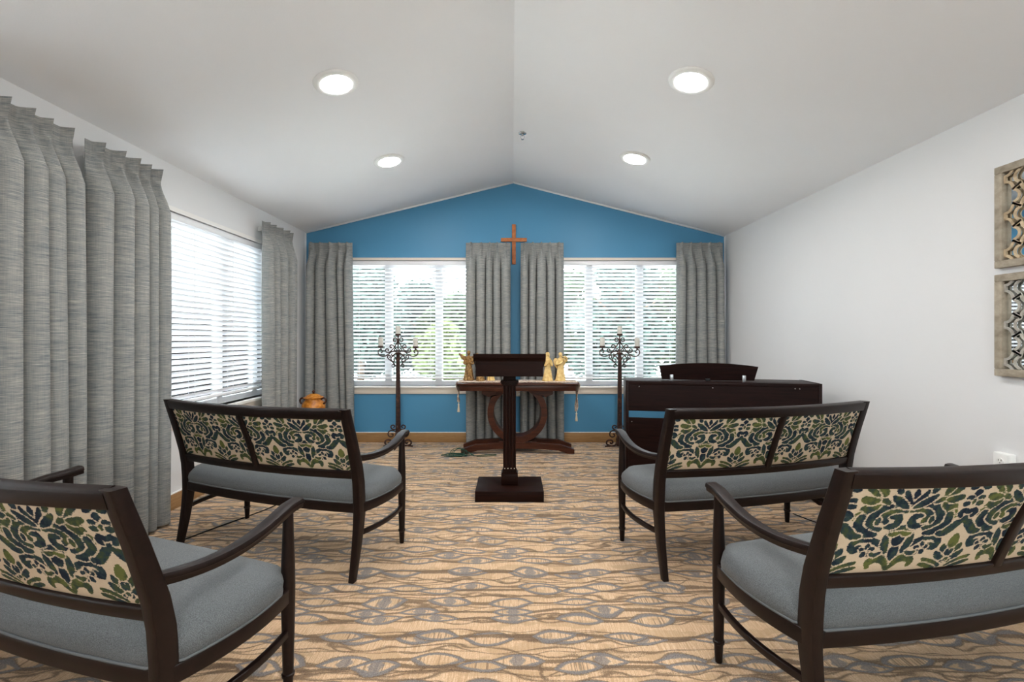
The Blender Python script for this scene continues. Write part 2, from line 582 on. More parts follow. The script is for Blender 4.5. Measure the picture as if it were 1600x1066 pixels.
# gabled ceiling as one slab
bm = bmesh.new()
prism(bm, [(XL - 0.2, ceil_z(XL - 0.2)), (XT, ZT), (XR + 0.2, ceil_z(XR + 0.2)), (XR + 0.2, ceil_z(XR + 0.2) + 0.15), (XT, ZT + 0.15), (XL - 0.2, ceil_z(XL - 0.2) + 0.15)], 'y', YF - 0.2, YB + 0.2)
tag(obj('ceiling', bm, 'ceiling_white'), kind='structure')

WT = 0.16   # wall thickness
def openings(side):
    return sorted((a0, a1) for (ax, a0, a1) in WIN.values() if ax == side)
# blue gable wall with two window openings
bm = bmesh.new()
xs = [XL - WT]
ops = openings('b')
e = 0.02
def gable_piece(bm, x0, x1, z0, y0=YB):
    poly = [(x0, z0), (x1, z0), (x1, ceil_z(x1) + e)]
    if x0 < XT < x1: poly.append((XT, ZT + e))
    poly.append((x0, ceil_z(x0) + e))
    prism(bm, poly, 'y', y0, y0 + WT)
cur = XL - WT
for (a0, a1) in ops:
    gable_piece(bm, cur, a0, -0.05)
    prism(bm, [(a0, -0.05), (a1, -0.05), (a1, WZ0), (a0, WZ0)], 'y', YB, YB + WT)
    gable_piece(bm, a0, a1, WZ1)
    cur = a1
gable_piece(bm, cur, XR + WT, -0.05)
tag(obj('wall_back', bm, 'wall_blue'), kind='structure')
# left wall with window openings
bm = bmesh.new()
cur = YF - 0.1
for (a0, a1) in openings('l'):
    box(bm, XL - WT, XL, cur, a0, -0.05, ZL + 0.01)
    box(bm, XL - WT, XL, a0, a1, -0.05, WZ0)
    box(bm, XL - WT, XL, a0, a1, WZ1, ZL + 0.01)
    cur = a1
box(bm, XL - WT, XL, cur, YB, -0.05, ZL + 0.01)
tag(obj('wall_left', bm, 'wall_white'), kind='structure')
bm = bmesh.new(); box(bm, XR, XR + WT, YF - 0.1, YB, -0.05, ZR + 0.01)
tag(obj('wall_right', bm, 'wall_white'), kind='structure')
bm = bmesh.new()
fa, fb = openings('f')[0]
gable_piece(bm, XL - WT, fa, -0.05, YF - WT); gable_piece(bm, fa, fb, FZ1, YF - WT); gable_piece(bm, fb, XR + WT, -0.05, YF - WT)
prism(bm, [(fa, -0.05), (fb, -0.05), (fb, FZ0), (fa, FZ0)], 'y', YF - WT, YF)
tag(obj('wall_front', bm, 'wall_white'), kind='structure')

# white bead where the blue paint stops below the ceiling and at the corners
def bead(name, p0, p1):
    bm = bmesh.new(); tube(bm, [p0, p1], 0.013, 8)
    tag(obj(name, bm, 'ceiling_white', smooth=True), kind='structure')
bead('trim_1', (XL, YB - 0.002, ZL - 0.004), (XT, YB - 0.002, ZT - 0.004))
bead('trim_2', (XT, YB - 0.002, ZT - 0.004), (XR, YB - 0.002, ZR - 0.004))
bead('trim_3', (XL + 0.002, YB - 0.002, 0.12), (XL + 0.002, YB - 0.002, ZL))
bead('trim_4', (XR - 0.002, YB - 0.002, 0.12), (XR - 0.002, YB - 0.002, ZR))

# baseboards
def base(name, x0, x1, y0, y1):
    o = newbox(name, 'base_wood', None, x0, x1, y0, y1, 0, 0.112, 0.003)
    tag(o, kind='structure')
    o2 = newbox('caulk_line', 'trim_white', o, x0, x1, y0 + (0.003 if name == 'baseboard_back' else 0), y1, 0.112, 0.118)
base('baseboard_back', XL + 0.014, XR - 0.014, YB - 0.014, YB)
base('baseboard_left', XL, XL + 0.014, YF, YB)
base('baseboard_right', XR - 0.014, XR, YF, YB)

# ------------------------------------------------------------------ windows and blinds
SLAT_W, PITCH, TILT = 0.050, 0.0435, math.radians(25)
def window(n, key, mullions, label, bl_drop=0.0, tilt=25.0):
    ax, a0, a1 = WIN[key]
    WZ0, WZ1 = (FZ0, FZ1) if ax == 'f' else (0.655, 2.113)
    # local frame: x along the wall (seen from inside, left to right), y outward, z up
    root = empty('window_%d' % n)
    tag(root, kind='structure')
    L = a1 - a0
    if ax == 'b':
        root.location = (a0, YB, 0)
    elif ax == 'f':
        root.location = (a1, YF, 0); root.rotation_euler = (0, 0, PI)
        mullions = [a1 + a0 - m_ for m_ in mullions]
    else:
        root.location = (XL, a0, 0); root.rotation_euler = (0, 0, PI / 2)   # local x -> +y world, local y -> -x world
    def part(name, mat, *b, bev=0.0, parent=root):
        return newbox(name, mat, parent, *b, bev)
    fy0, fy1 = 0.085, 0.145
    # vinyl frame in one mesh, mullions their own parts
    bm = bmesh.new()
    box(bm, 0, L, fy0, fy1, WZ0, WZ0 + 0.05); box(bm, 0, L, fy0, fy1, WZ1 - 0.05, WZ1)
    box(bm, 0, 0.045, fy0, fy1, WZ0 + 0.05, WZ1 - 0.05); box(bm, L - 0.045, L, fy0, fy1, WZ0 + 0.05, WZ1 - 0.05)
    obj('frame', bm, 'vinyl_white', root)
    ed = [0.045]
    for mx in mullions:
        x = mx - a0
        part('mullion', 'vinyl_white', x - 0.04, x + 0.04, fy0, fy1, WZ0 + 0.05, WZ1 - 0.05)
        ed += [x - 0.04, x + 0.04]
    ed.append(L - 0.045)
    for i in range(0, len(ed), 2):
        part('pane', 'window_glass', ed[i], ed[i + 1], 0.113, 0.117, WZ0 + 0.05, WZ1 - 0.05)
    # casing, stool and apron on the room side
    bm = bmesh.new()
    box(bm, -0.03, L + 0.03, -0.010, 0.0, WZ1 - 0.002, WZ1 + 0.030)
    box(bm, -0.03, 0.004, -0.010, 0.0, WZ0, WZ1 - 0.002); box(bm, L - 0.004, L + 0.03, -0.010, 0.0, WZ0, WZ1 - 0.002)
    obj('casing', bm, 'trim_cream' if ax == 'b' else 'trim_white', root)
    part('stool', 'trim_white', -0.05, L + 0.05, -0.035, fy0, WZ0 - 0.026, WZ0, bev=0.006)
    part('apron', 'trim_cream', -0.04, L + 0.04, -0.014, 0.0, WZ0 - 0.095, WZ0 - 0.026, bev=0.004)
    if not label: return root
    # the blind, a thing of its own
    bl = empty('window_blind')
    bl.location = root.location; bl.rotation_euler = root.rotation_euler
    tag(bl, label, 'blind', 'white slatted window blinds')
    yb = 0.040
    newbox('headrail', 'slat_white', bl, 0.012, L - 0.012, yb - 0.032, yb + 0.028, WZ1 - 0.055, WZ1 - 0.004, 0.004)
    top = WZ1 - 0.075
    bot = WZ0 + 0.035 + bl_drop
    cnt = int((top - bot) / PITCH)
    bm = bmesh.new()
    sec = [(-SLAT_W / 2, 0.0), (-SLAT_W / 4, 0.0016), (0, 0.0022), (SLAT_W / 4, 0.0016), (SLAT_W / 2, 0.0)]
    lo = [(p[0], p[1] - 0.0026) for p in sec][::-1]
    prism(bm, sec + lo, 'x', -L / 2 + 0.016, L / 2 - 0.016)
    bmesh.ops.recalc_face_normals(bm, faces=bm.faces[:])
    me = bpy.data.meshes.new('slat'); bm.to_mesh(me); bm.free()
    me.polygons.foreach_set('use_smooth', [True] * len(me.polygons)); me.set_sharp_from_angle(angle=math.radians(40))
    rnd = random.Random(n)
    for i in range(cnt):
        s = link('slat', me, 'slat_white', bl, (L / 2, yb, top - i * PITCH), (-math.radians(tilt) + rnd.uniform(-0.03, 0.03), 0, 0))
    zb = top - cnt * PITCH + 0.008
    newbox('bottom_rail', 'slat_white', bl, 0.016, L - 0.016, yb - 0.025, yb + 0.025, zb - 0.010, zb + 0.010, 0.004)
    for fx in (0.12, 0.38, 0.62, 0.88):
        bm = bmesh.new()
        for yy in (-0.024, 0.024):
            tube(bm, [(L * fx, yb + yy, WZ1 - 0.05), (L * fx, yb + yy, zb)], 0.0011, 5)
        obj('ladder_cord', bm, 'cord_white', bl)
    return root
window(1, 'back_a', (-1.46, -0.865), 'white slatted blind in the blue wall behind the candle stand nearest the clay jar')
window(2, 'back_b', (0.912, 1.51), 'white slatted blind in the blue wall behind the candle stand nearest the piano')
window(3, 'left_a', (3.87, 4.40), 'white slatted blind in the white side wall behind the patterned settee', 0.03, 44.0)
window(4, 'left_b', (0.75, 1.43), 'white slatted blind in the white side wall, the one farthest from the blue wall', 0.0, 44.0)
window(5, 'front', (0.9, 1.6), None)  # added window out of view, there only for fill daylight

# ------------------------------------------------------------------ curtains
CT = 2.300
def curtain(key, pos, rz, wid, npl, label, seed, flare=1.06, depth=0.105):
    """local x along the wall, local -y into the room, top at CT"""
    rnd = random.Random(seed)
    root = empty('curtain', pos, rz)
    tag(root, label, 'curtain', 'grey-blue pleated curtains')
    per = 22
    nx = npl * per
    zs = [0, 0.012, 0.03, 0.05, 0.07, 0.085, 0.10, 0.125, 0.16, 0.21, 0.28, 0.38, 0.5, 0.65, 0.8, 1.0, 1.2, 1.4, 1.6, 1.8, 2.0, 2.15, 2.245, 2.27, 2.282]
    # uneven pleat widths
    wv = [rnd.uniform(0.8, 1.2) for _ in range(npl)]
    tot = sum(wv); edges = [0]
    for a in wv: edges.append(edges[-1] + a / tot)
    wl = [rnd.uniform(0.65, 1.4) for _ in range(npl)]
    tot = sum(wl); edl = [0]
    for a in wl: edl.append(edl[-1] + a / tot)
    amp = [rnd.uniform(0.7, 1.12) for _ in range(npl)]
    drift = [rnd.uniform(-0.02, 0.02) for _ in range(npl + 1)]
    verts, faces = [], []
    for d in zs:
        k = min(1, max(0, (d - 0.085) / 0.20)); k = k * k * (3 - 2 * k)      # pinch -> column
        kk = min(1, d / 2.2)
        for i in range(nx + 1):
            p = min(i // per, npl - 1)
            ph = (i - p * per) / per
            xt = edges[p] + (edges[p + 1] - edges[p]) * ph
            xl = edl[p] + (edl[p + 1] - edl[p]) * ph
            x = xt + (xl - xt) * (0.25 + 0.75 * kk) * k
            x += (drift[p] * (1 - ph) + drift[p + 1] * ph) * kk
            x = (x - 0.5) * wid * (1 + (flare - 1) * kk)
            # pinched: narrow ridge stitched 9 cm below the top, opening into a rounded column
            up = max(0, (0.085 - d) / 0.085)
            wtop = 0.115 - 0.035 * up
            q = (ph - 0.5) / wtop
            ridge = math.exp(-q * q)
            fold3 = 0.72 + 0.28 * math.cos(q * 2.4 * PI) if abs(q) < 1.25 else 0.72
            g0 = ridge * (fold3 if d < 0.10 else 1.0) * (0.48 + 0.16 * up)
            s = max(0.0, math.sin(PI * ph))
            g1 = s ** 0.8
            g = g0 * (1 - k) + g1 * k
            x -= 0.10 * math.sin(2 * PI * ph) * k * wid * (edl[p + 1] - edl[p])     # the columns bulge over the gaps between them
            y = -(depth * amp[p] * g) - 0.010 * math.sin(7.1 * x + seed + d * 1.3) * kk
            verts.append((x, y, CT - d))
    W_ = nx + 1
    for r in range(len(zs) - 1):
        for i in range(nx):
            a = r * W_ + i
            faces.append((a, a + 1, a + 1 + W_, a + W_))
    me = bpy.data.meshes.new('fabric_panel')
    me.from_pydata(verts, [], faces)
    me.polygons.foreach_set('use_smooth', [True] * len(me.polygons))
    o = link('fabric_panel', me, 'curtain_fabric', root)
    md = o.modifiers.new('thick', 'SOLIDIFY'); md.thickness = 0.003; md.offset = 0
    # short rod and its bracket behind the heading
    bm = bmesh.new(); tube(bm, [(-wid / 2 + 0.06, 0.016, CT - 0.05), (wid / 2 - 0.06, 0.016, CT - 0.05)], 0.010, 10)
    obj('rod', bm, 'trim_white', root, smooth=True)
    for sx in (-1, 1):
        bm = bmesh.new(); box(bm, sx * (wid / 2 - 0.09) - 0.01, sx * (wid / 2 - 0.09) + 0.01, 0.010, OFFS, CT - 0.075, CT - 0.035, 0.002)
        obj('bracket', bm, 'trim_white', root)
    return root
OFFS = 0.085
yc = YB - OFFS
curtain('b1', (-2.075, yc, 0), 0, 0.50, 5, 'grey-blue pleated curtain on the blue wall in the corner beside the clay jar', 1, 1.12)
curtain('b2', (-0.272, yc, 0), 0, 0.51, 5, 'grey-blue pleated curtain between the cross and the window nearest the clay jar', 2, 1.03)
curtain('b3', (0.345, yc, 0), 0, 0.49, 5, 'grey-blue pleated curtain between the cross and the window nearest the piano', 3, 1.0)
curtain('b4', (2.145, yc, 0), 0, 0.53, 5, 'grey-blue pleated curtain in the corner behind the piano', 4, 1.08)
xc = XL + OFFS
curtain('l1', (xc, 2.10, 0), PI / 2, 0.60, 6, 'grey-blue pleated curtain on the white wall, the one farthest from the blue wall', 5, 1.02, 0.125)
curtain('l2', (xc, 2.72, 0), PI / 2, 0.50, 5, 'grey-blue pleated curtain on the white wall beside the settee with window blind behind', 6, 1.08, 0.125)
curtain('l3', (xc, 4.50, 0), PI / 2, 0.56, 5, 'grey-blue pleated curtain on the white wall in the corner by the clay jar', 7, 1.04, 0.11)

# ------------------------------------------------------------------ ceiling lights
def downlight(x, y, label):
    s = (ZL - ZT) / (XL - XT) if x < XT else (ZR - ZT) / (XR - XT)
    root = empty('ceiling_light', (x, y, ceil_z(x)))
    root.rotation_euler = (0, -math.atan(s), 0)
    tag(root, label, 'ceiling light', 'round recessed ceiling lights')
    bm = bmesh.new()
    prof = [(0.092, -0.010), (0.098, -0.014), (0.118, -0.012), (0.131, -0.005), (0.133, 0.0)]
    n = 48; rings = []
    for (r, z) in prof:
        rings.append([bm.verts.new((r * math.cos(2 * PI * i / n), r * math.sin(2 * PI * i / n), z)) for i in range(n)])
    for A, B in zip(rings[:-1], rings[1:]):
        for i in range(n): bm.faces.new((A[i], A[(i + 1) % n], B[(i + 1) % n], B[i]))
    obj('trim_ring', bm, 'plastic_white', root, smooth=True)
    bm = bmesh.new()
    lathe(bm, [(0.094, -0.0095), (0.094, -0.002)], 48)
    obj('lens', bm, 'lamp_lens', root)
downlight(-1.068, 2.762, 'round recessed ceiling light on the slope above the window wall, farther from the blue wall')
downlight(-1.074, 3.978, 'round recessed ceiling light on the slope above the window wall, nearer the blue wall')
downlight(1.073, 2.725, 'round recessed ceiling light on the slope above the mirror wall, farther from the blue wall')
downlight(1.057, 3.916, 'round recessed ceiling light on the slope above the mirror wall, nearer the blue wall')
for yy in (1.50, 0.25, -1.0):  # extra lights out of view, added to brighten the settee backs
    for xx in (-1.07, 1.07):
        downlight(xx, yy, 'added unseen recessed ceiling light on the slope above the %s wall, %s past the settees' % ('window' if xx < 0 else 'mirror', {1.50: 'first pair', 0.25: 'middle pair', -1.0: 'last pair'}[yy]))

# sprinkler
sp = empty('fire_sprinkler', (0.092, 3.97, ceil_z(0.092)))
tag(sp, 'small chrome fire sprinkler hanging beside the ceiling ridge', 'sprinkler')
bm = bmesh.new(); lathe(bm, [(0.0, -0.001), (0.034, -0.001), (0.036, -0.008), (0.028, -0.012), (0.0, -0.012)], 24)
obj('escutcheon', bm, 'chrome', sp, smooth=True)
bm = bmesh.new(); lathe(bm, [(0.0, -0.012), (0.010, -0.012), (0.010, -0.026), (0.0, -0.026)], 12)
for sx in (-1, 1):
    tube(bm, spline([(sx * 0.008, 0, -0.024), (sx * 0.016, 0, -0.036), (sx * 0.011, 0, -0.052), (0, 0, -0.058)], 4), 0.0024, 6)
obj('frame', bm, 'chrome', sp, smooth=True)
bm = bmesh.new(); lathe(bm, [(0.0, -0.058), (0.013, -0.058), (0.013, -0.060), (0.0, -0.060)], 16)
obj('deflector', bm, 'chrome', sp)

# ------------------------------------------------------------------ settees
WH = 0.595      # half distance between leg centres
def post_y(z):
    pts = [(0, -0.232), (0.15, -0.200), (0.30, -0.176), (0.45, -0.178), (0.55, -0.194), (0.70, -0.236), (0.865, -0.290)]
    for (z0, y0), (z1, y1) in zip(pts[:-1], pts[1:]):
        if z <= z1: return y0 + (y1 - y0) * (z - z0) / (z1 - z0)
    return pts[-1][1]
def back_y(x, z):
    b = 0.045 + 0.03 * max(0, min(1, (z - 0.5) / 0.36))
    return post_y(z) - b * (1 - (x / WH) ** 2)

# damask motif as a signed distance in centimetres on a mirrored 30 x 30 tile
def bez(pts, n=10):
    return [tuple(p)[:2] for p in spline([(a, b, 0) for a, b in pts], n)]
STROKES = []   # (points, start halfwidth, mid halfwidth, end halfwidth, dye)
def st(pts, w0, wm, w1, dye, sub=4): STROKES.append((bez(pts, sub), w0, wm, w1, dye))
TWH = 18.6      # half width of the repeat: big motif on x = 0, small motif on x = TWH
# lower stems with their curls, leaf branch, tear drop and bud
st([(0.1, 0.3), (1.0, 4.2), (2.9, 7.4), (5.1, 9.8), (8.6, 11.3), (11.4, 11.3), (13.2, 9.8), (12.6, 8.1), (10.9, 8.5)], 0.5, 0.75, 1.0, 0.3)
st([(2.6, 7.0), (3.5, 9.8), (4.0, 12.7)], 0.4, 1.05, 0.2, 0.4)
st([(0, 4.5), (0, 7.0), (0, 9.4)], 0.1, 1.35, 0.1, 0.15)
st([(0, 10.2), (0, 11.2), (0, 12.4)], 0.2, 1.7, 0.5, 0.1)
st([(0.3, 14.2), (1.6, 13.4), (3.0, 13.0)], 0.9, 1.0, 0.3, 0.65)
st([(0.2, 15.0), (2.4, 14.7), (4.0, 14.2)], 0.6, 0.5, 0.2, 0.3)
st([(0.3, 1.2), (2.2, 4.2), (4.6, 4.9), (6.5, 3.9), (6.4, 2.3)], 0.35, 1.15, 0.5, 0.65)
for k in range(5):    # little five petal flower
    a = 2 * PI * k / 5 + 0.3
    st([(8.2 + 0.95 * math.cos(a), 7.7 + 0.95 * math.sin(a)), (8.2 + 1.7 * math.cos(a), 7.7 + 1.7 * math.sin(a))], 0.3, 0.62, 0.5, 0.2, 2)
st([(6.6, 6.6), (5.5, 6.2), (4.0, 6.9)], 0.3, 0.5, 0.2, 0.5)
# nested scrolls
st([(4.7, 18.9), (3.0, 18.7), (2.0, 17.4), (2.4, 16.0), (4.0, 15.4), (5.9, 15.6)], 0.8, 1.0, 0.4, 0.3)
st([(0.7, 20.2), (2.2, 20.7), (4.4, 20.8), (6.3, 19.6), (6.7, 17.9), (5.6, 17.0)], 0.3, 0.95, 0.7, 0.5)
st([(3.2, 22.1), (6.0, 22.1), (8.7, 20.6), (10.0, 18.3), (9.7, 16.0), (8.2, 14.6), (6.6, 14.6)], 0.4, 1.15, 0.5, 0.35)
st([(7.8, 17.8), (8.0, 16.4)], 0.4, 0.6, 0.3, 0.4)
st([(9.8, 22.3), (12.2, 21.2), (13.2, 19.2)], 0.8, 1.5, 1.2, 0.65)
st([(13.9, 19.4), (14.6, 18.0)], 0.7, 0.9, 0.6, 0.75)
st([(12.9, 18.4), (13.3, 16.0), (11.6, 14.1), (9.4, 13.1), (7.2, 12.9)], 1.0, 1.1, 0.3, 0.3)
# link to the small motif
st([(18.6, 18.4), (17.4, 16.2), (15.4, 14.0), (13.6, 12.6), (11.8, 12.5)], 0.7, 1.15, 0.5, 0.4)
st([(18.4, 19.2), (17.0, 19.7), (16.2, 18.8), (16.8, 17.9)], 0.5, 0.7, 0.5, 0.25)
# fan on the big axis
st([(0, 22.6), (0, 24.4), (0, 26.6)], 0.5, 0.95, 0.3, 0.05)
st([(0.4, 22.2), (1.8, 24.0), (3.0, 26.2)], 0.4, 0.75, 0.4, 0.15)
st([(0.9, 21.3), (3.6, 23.0), (6.0, 24.9)], 0.2, 0.95, 0.4, 0.3)
st([(4.6, 26.2), (5.6, 27.6)], 0.4, 0.8, 0.4, 0.3)
st([(6.8, 22.9), (8.6, 24.0), (10.8, 25.6), (12.6, 27.6)], 0.3, 0.75, 1.1, 0.55)
st([(9.8, 23.6), (12.0, 23.6), (14.0, 24.2)], 0.2, 1.0, 0.7, 0.6)
st([(8.6, 25.4), (9.4, 27.2), (11.0, 28.6)], 0.4, 0.9, 0.5, 0.6)
st([(2.4, 28.0), (4.2, 28.8), (6.6, 28.2)], 0.4, 0.8, 0.4, 0.4)
# small motif: bud above
st([(18.6, 24.4), (18.6, 25.8)], 0.5, 1.1, 0.2, 0.15)
st([(17.4, 23.4), (16.2, 23.8)], 0.4, 0.8, 0.3, 0.3)
st([(17.2, 21.9), (15.8, 21.9)], 0.4, 0.7, 0.3, 0.35)
st([(18.6, 21.9), (18.6, 23.0)], 0.2, 0.4, 0.2, 0.6)
st([(16.2, 27.2), (17.4, 27.8)], 0.8, 1.0, 0.7, 0.35)
st([(14.6, 28.6), (15.4, 29.4)], 0.6, 0.8, 0.5, 0.6)
# small motif: leaf cluster below
st([(18.6, 7.2), (18.6, 9.0), (18.6, 11.8)], 0.4, 1.55, 0.1, 0.8)
st([(18.0, 3.9), (16.5, 6.2), (15.6, 8.4)], 0.3, 1.05, 0.2, 0.45)
st([(17.6, 3.2), (15.4, 4.6), (14.0, 6.0)], 0.3, 0.85, 0.25, 0.4)
st([(18.6, 4.4), (17.9, 5.8), (18.0, 6.6)], 0.3, 0.5, 0.2, 0.3)
for k in range(3):
    st([(18.6 - 1.1 * math.cos(0.5 + k), 2.6 + 1.1 * math.sin(0.5 + k) - 0.6), (18.6 - 1.5 * math.cos(0.5 + k), 2.6 + 1.5 * math.sin(0.5 + k) - 0.6)], 0.25, 0.45, 0.3, 0.4, 2)
st([(17.4, 0.9), (14.2, 2.4), (10.6, 3.9)], 0.3, 0.8, 0.3, 0.6)
st([(16.0, 0.2), (12.8, 1.4), (10.2, 2.2)], 0.3, 0.6, 0.3, 0.5)
def motif(xc_, zc_):
    x = np.abs(np.mod(xc_ + TWH, 2 * TWH) - TWH)
    z = np.mod(zc_, 30.0)
    best = np.full(x.shape, 9.0); dye = np.full(x.shape, 0.5)
    gap = 0.46
    for pts, w0, wm, w1, dy in STROKES:
        n = len(pts)
        ds = np.full(x.shape, 9.0)
        for i in range(n - 1):
            ax_, az_ = pts[i]; bx_, bz_ = pts[i + 1]
            dx, dz = bx_ - ax_, bz_ - az_
            l2 = dx * dx + dz * dz + 1e-9
            t = np.clip(((x - ax_) * dx + (z - az_) * dz) / l2, 0, 1)
            g = (i + t) / (n - 1)
            wd = np.where(g < 0.5, w0 + (wm - w0) * np.sin(g * PI), w1 + (wm - w1) * np.sin(g * PI)) + 0.20
            ds = np.minimum(ds, np.hypot(x - ax_ - dx * t, z - az_ - dz * t) - wd)
        carved = np.maximum(best, gap - ds)
        best = np.minimum(carved, ds)
        dye = np.where(ds < gap * 0.5, dy, dye)
    return best, dye

def back_panel(x0, x1, off):
    z0, z1 = 0.542, 0.824
    nx, nz = 170, 88
    vs, fs = [], []
    for side in (0, 1):
        for j in range(nz + 1):
            for i in range(nx + 1):
                u, v = i / nx, j / nz
                x = x0 + (x1 - x0) * u; z = z0 + (z1 - z0) * v
                edge = min(1.0, min(u, 1 - u) * (x1 - x0) / 0.03, min(v, 1 - v) * (z1 - z0) / 0.03)
                puff = 0.008 + 0.010 * math.sqrt(max(0, 1 - (1 - edge) ** 2))
                vs.append((x, back_y(x, z) + 0.002 + (puff if side else -puff * 0.75), z))
    W_ = nx + 1; N = W_ * (nz + 1)
    for j in range(nz):
        for i in range(nx):
            a = j * W_ + i
            fs.append((a, a + 1, a + 1 + W_, a + W_))
            fs.append((N + a, N + a + W_, N + a + 1 + W_, N + a + 1))
    for i in range(nx):
        fs.append((i, i + N, i + 1 + N, i + 1)); a = nz * W_ + i
        fs.append((a, a + 1, a + 1 + N, a + N))
    for j in range(nz):
        a = j * W_; fs.append((a, a + W_, a + W_ + N, a + N))
        a = j * W_ + nx; fs.append((a, a + N, a + W_ + N, a + W_))
    me = bpy.data.meshes.new('back_upholstery')
    me.from_pydata(vs, [], fs)
    me.polygons.foreach_set('use_smooth', [True] * len(me.polygons))
    A = np.array(vs)
    d, dy = motif((A[:, 0] - off) * 100, (A[:, 2] - z0) * 100)
    at = me.attributes.new('motif', 'FLOAT', 'POINT'); at.data.foreach_set('value', d.astype(np.float32))
    at = me.attributes.new('dye', 'FLOAT', 'POINT'); at.data.foreach_set('value', dy.astype(np.float32))
    return me

def side_x(y, bow):     # plan curve of the settee's sides between rear post and front leg
    t = (y + 0.19) / (0.225 + 0.19)
    return WH + bow * 4 * t * (1 - t) if 0 < t < 1 else WH

def make_settee():
    root = empty('settee')
    E = 'espresso'
    # rear legs running up into the back posts
    for s in (-1, 1):
        bm = bmesh.new()
        zs = [0, 0.06, 0.15, 0.24, 0.32, 0.40, 0.48, 0.56, 0.64, 0.72, 0.80, 0.868]
        rings = []
        for z in zs:
            k = max(0, min(1, z / 0.34)); kk = max(0, (z - 0.5) / 0.37)
            wx = 0.030 + 0.012 * k
            dy = 0.032 + 0.020 * k - 0.014 * kk
            c = post_y(z)
            sec = rrect(wx, dy, 0.004)
            rings.append([bm.verts.new((s * WH + a, c + b, z)) for a, b in sec])
        for A, B in zip(rings[:-1], rings[1:]):
            m = len(A)
            for j in range(m): bm.faces.new((A[j], A[(j + 1) % m], B[(j + 1) % m], B[j]))
        bm.faces.new(rings[0][::-1]); bm.faces.new(rings[-1])
        obj('rear_leg', bm, E, root, angle=50)
        # turned front leg
        bm = bmesh.new()
        lathe(bm, [(0.0, 0), (0.0125, 0), (0.0135, 0.004), (0.0165, 0.066), (0.0165, 0.070), (0.0210, 0.073), (0.0210, 0.081), (0.0172, 0.084), (0.0195, 0.18), (0.0220, 0.30), (0.0228, 0.385), (0.0215, 0.46), (0.0178, 0.56), (0.0165, 0.632), (0.0, 0.632)], 20, s * WH, 0.225)
        obj('front_leg', bm, E, root, angle=40)
        # arm, bowed outwards, with a moulded edge
        bm = bmesh.new()
        ys = [-0.205 + 0.475 * i / 18 for i in range(19)]
        pts, sc = [], []
        for i, y in enumerate(ys):
            t = i / 18
            z = 0.612 - 0.020 * math.sin(PI * min(1, t * 1.25)) * (1 - t * 0.6) + 0.036 * t ** 1.6
            bow = side_x(y, 0.036) if y < 0.225 else WH + 0.001
            pts.append((s * bow, y, z)); sc.append((0.72 + 0.42 * t, 1.0))
        sec = [(0.022, -0.002), (0.022, 0.008), (0.019, 0.013), (0.008, 0.015), (-0.008, 0.015), (-0.019, 0.013), (-0.022, 0.008), (-0.022, -0.002), (-0.018, -0.005), (-0.016, -0.018), (0.016, -0.018), (0.018, -0.005)]
        sweep(bm, pts, sec, scales=sc)
        obj('arm', bm, E, root, angle=45)
        # side seat rail and lower stretcher
        for nm, z, h, t_, bow in (('side_rail', 0.350, 0.050, 0.026, 0.036), ('stretcher', 0.222, 0.024, 0.020, 0.034)):
            bm = bmesh.new()
            pts = []
            for i in range(15):
                y = -0.190 + 0.410 * i / 14
                pts.append((s * side_x(y, bow), y, z - 0.0 * i))
            sweep(bm, pts, rrect(t_, h, 0.004))
            obj(nm, bm, E, root, angle=45)
    # front and rear seat rails
    bm = bmesh.new()
    sweep(bm, [(-WH + 0.01 + (2 * WH - 0.02) * i / 12, 0.225 + 0.012 * (1 - (2 * i / 12 - 1) ** 2), 0.350) for i in range(13)], rrect(0.024, 0.05, 0.004))
    obj('front_rail', bm, E, root, angle=45)
    bm = bmesh.new()
    sweep(bm, [(-WH + 0.01 + (2 * WH - 0.02) * i / 16, -0.185 - 0.040 * (1 - (2 * i / 16 - 1) ** 2), 0.352) for i in range(17)], rrect(0.026, 0.05, 0.004))
    obj('rear_rail', bm, E, root, angle=45)
    # back frame: top rail, lower rail, divider
    for nm, z, h, t_ in (('top_rail', 0.844, 0.050, 0.034), ('lower_back_rail', 0.524, 0.044, 0.032)):
        bm = bmesh.new()
        pts = [(-WH + 0.012 + (2 * WH - 0.024) * i / 20, 0, z) for i in range(21)]
        pts = [(x, back_y(x, z), zz) for x, y, zz in pts]
        sweep(bm, pts, rrect(t_, h, 0.006), up=(0, -0.30, 1))
        obj(nm, bm, E, root, angle=45)
    bm = bmesh.new()
    sweep(bm, [(0, back_y(0, z), z) for z in (0.535, 0.60, 0.68, 0.76, 0.832)], rrect(0.034, 0.036, 0.004), up=(0, 1, 0))
    obj('back_divider', bm, E, root, angle=45)
    for x0, x1, off, lab in ((-WH + 0.018, -0.012, 0.35, 1), (0.012, WH - 0.018, 0.35, 2)):
        o = link('back_upholstery', back_panel(x0, x1, off), 'damask_fabric', root)
        o['label'] = 'cream damask panel with blue and green leaf scrolls'
    # seat cushion
    out = []
    nf = 26
    def add(x, y): out.append((x, y))
    ins = 0.004
    for i in range(nf + 1):      # rear edge, left to right
        x = -WH + 0.035 + (2 * WH - 0.07) * i / nf
        add(x, -0.190 - 0.040 * (1 - (x / WH) ** 2))
    for i in range(1, 14):       # right side
        y = -0.165 + 0.355 * i / 14
        add(side_x(y, 0.040) + 0.006, y)
    for i in range(nf + 1):      # front edge, right to left
        x = WH - 0.035 - (2 * WH - 0.07) * i / nf
        add(x, 0.228 + 0.016 * (1 - (x / WH) ** 2))
    for i in range(13, 0, -1):
        y = -0.165 + 0.355 * i / 14
        add(-side_x(y, 0.040) - 0.006, y)
    bm = bmesh.new()
    levels = [(0.000, 0.376), (-0.006, 0.388), (-0.008, 0.405), (-0.004, 0.424), (0.010, 0.442), (0.030, 0.453), (0.060, 0.461), (0.100, 0.467), (0.150, 0.470)]
    rings = []
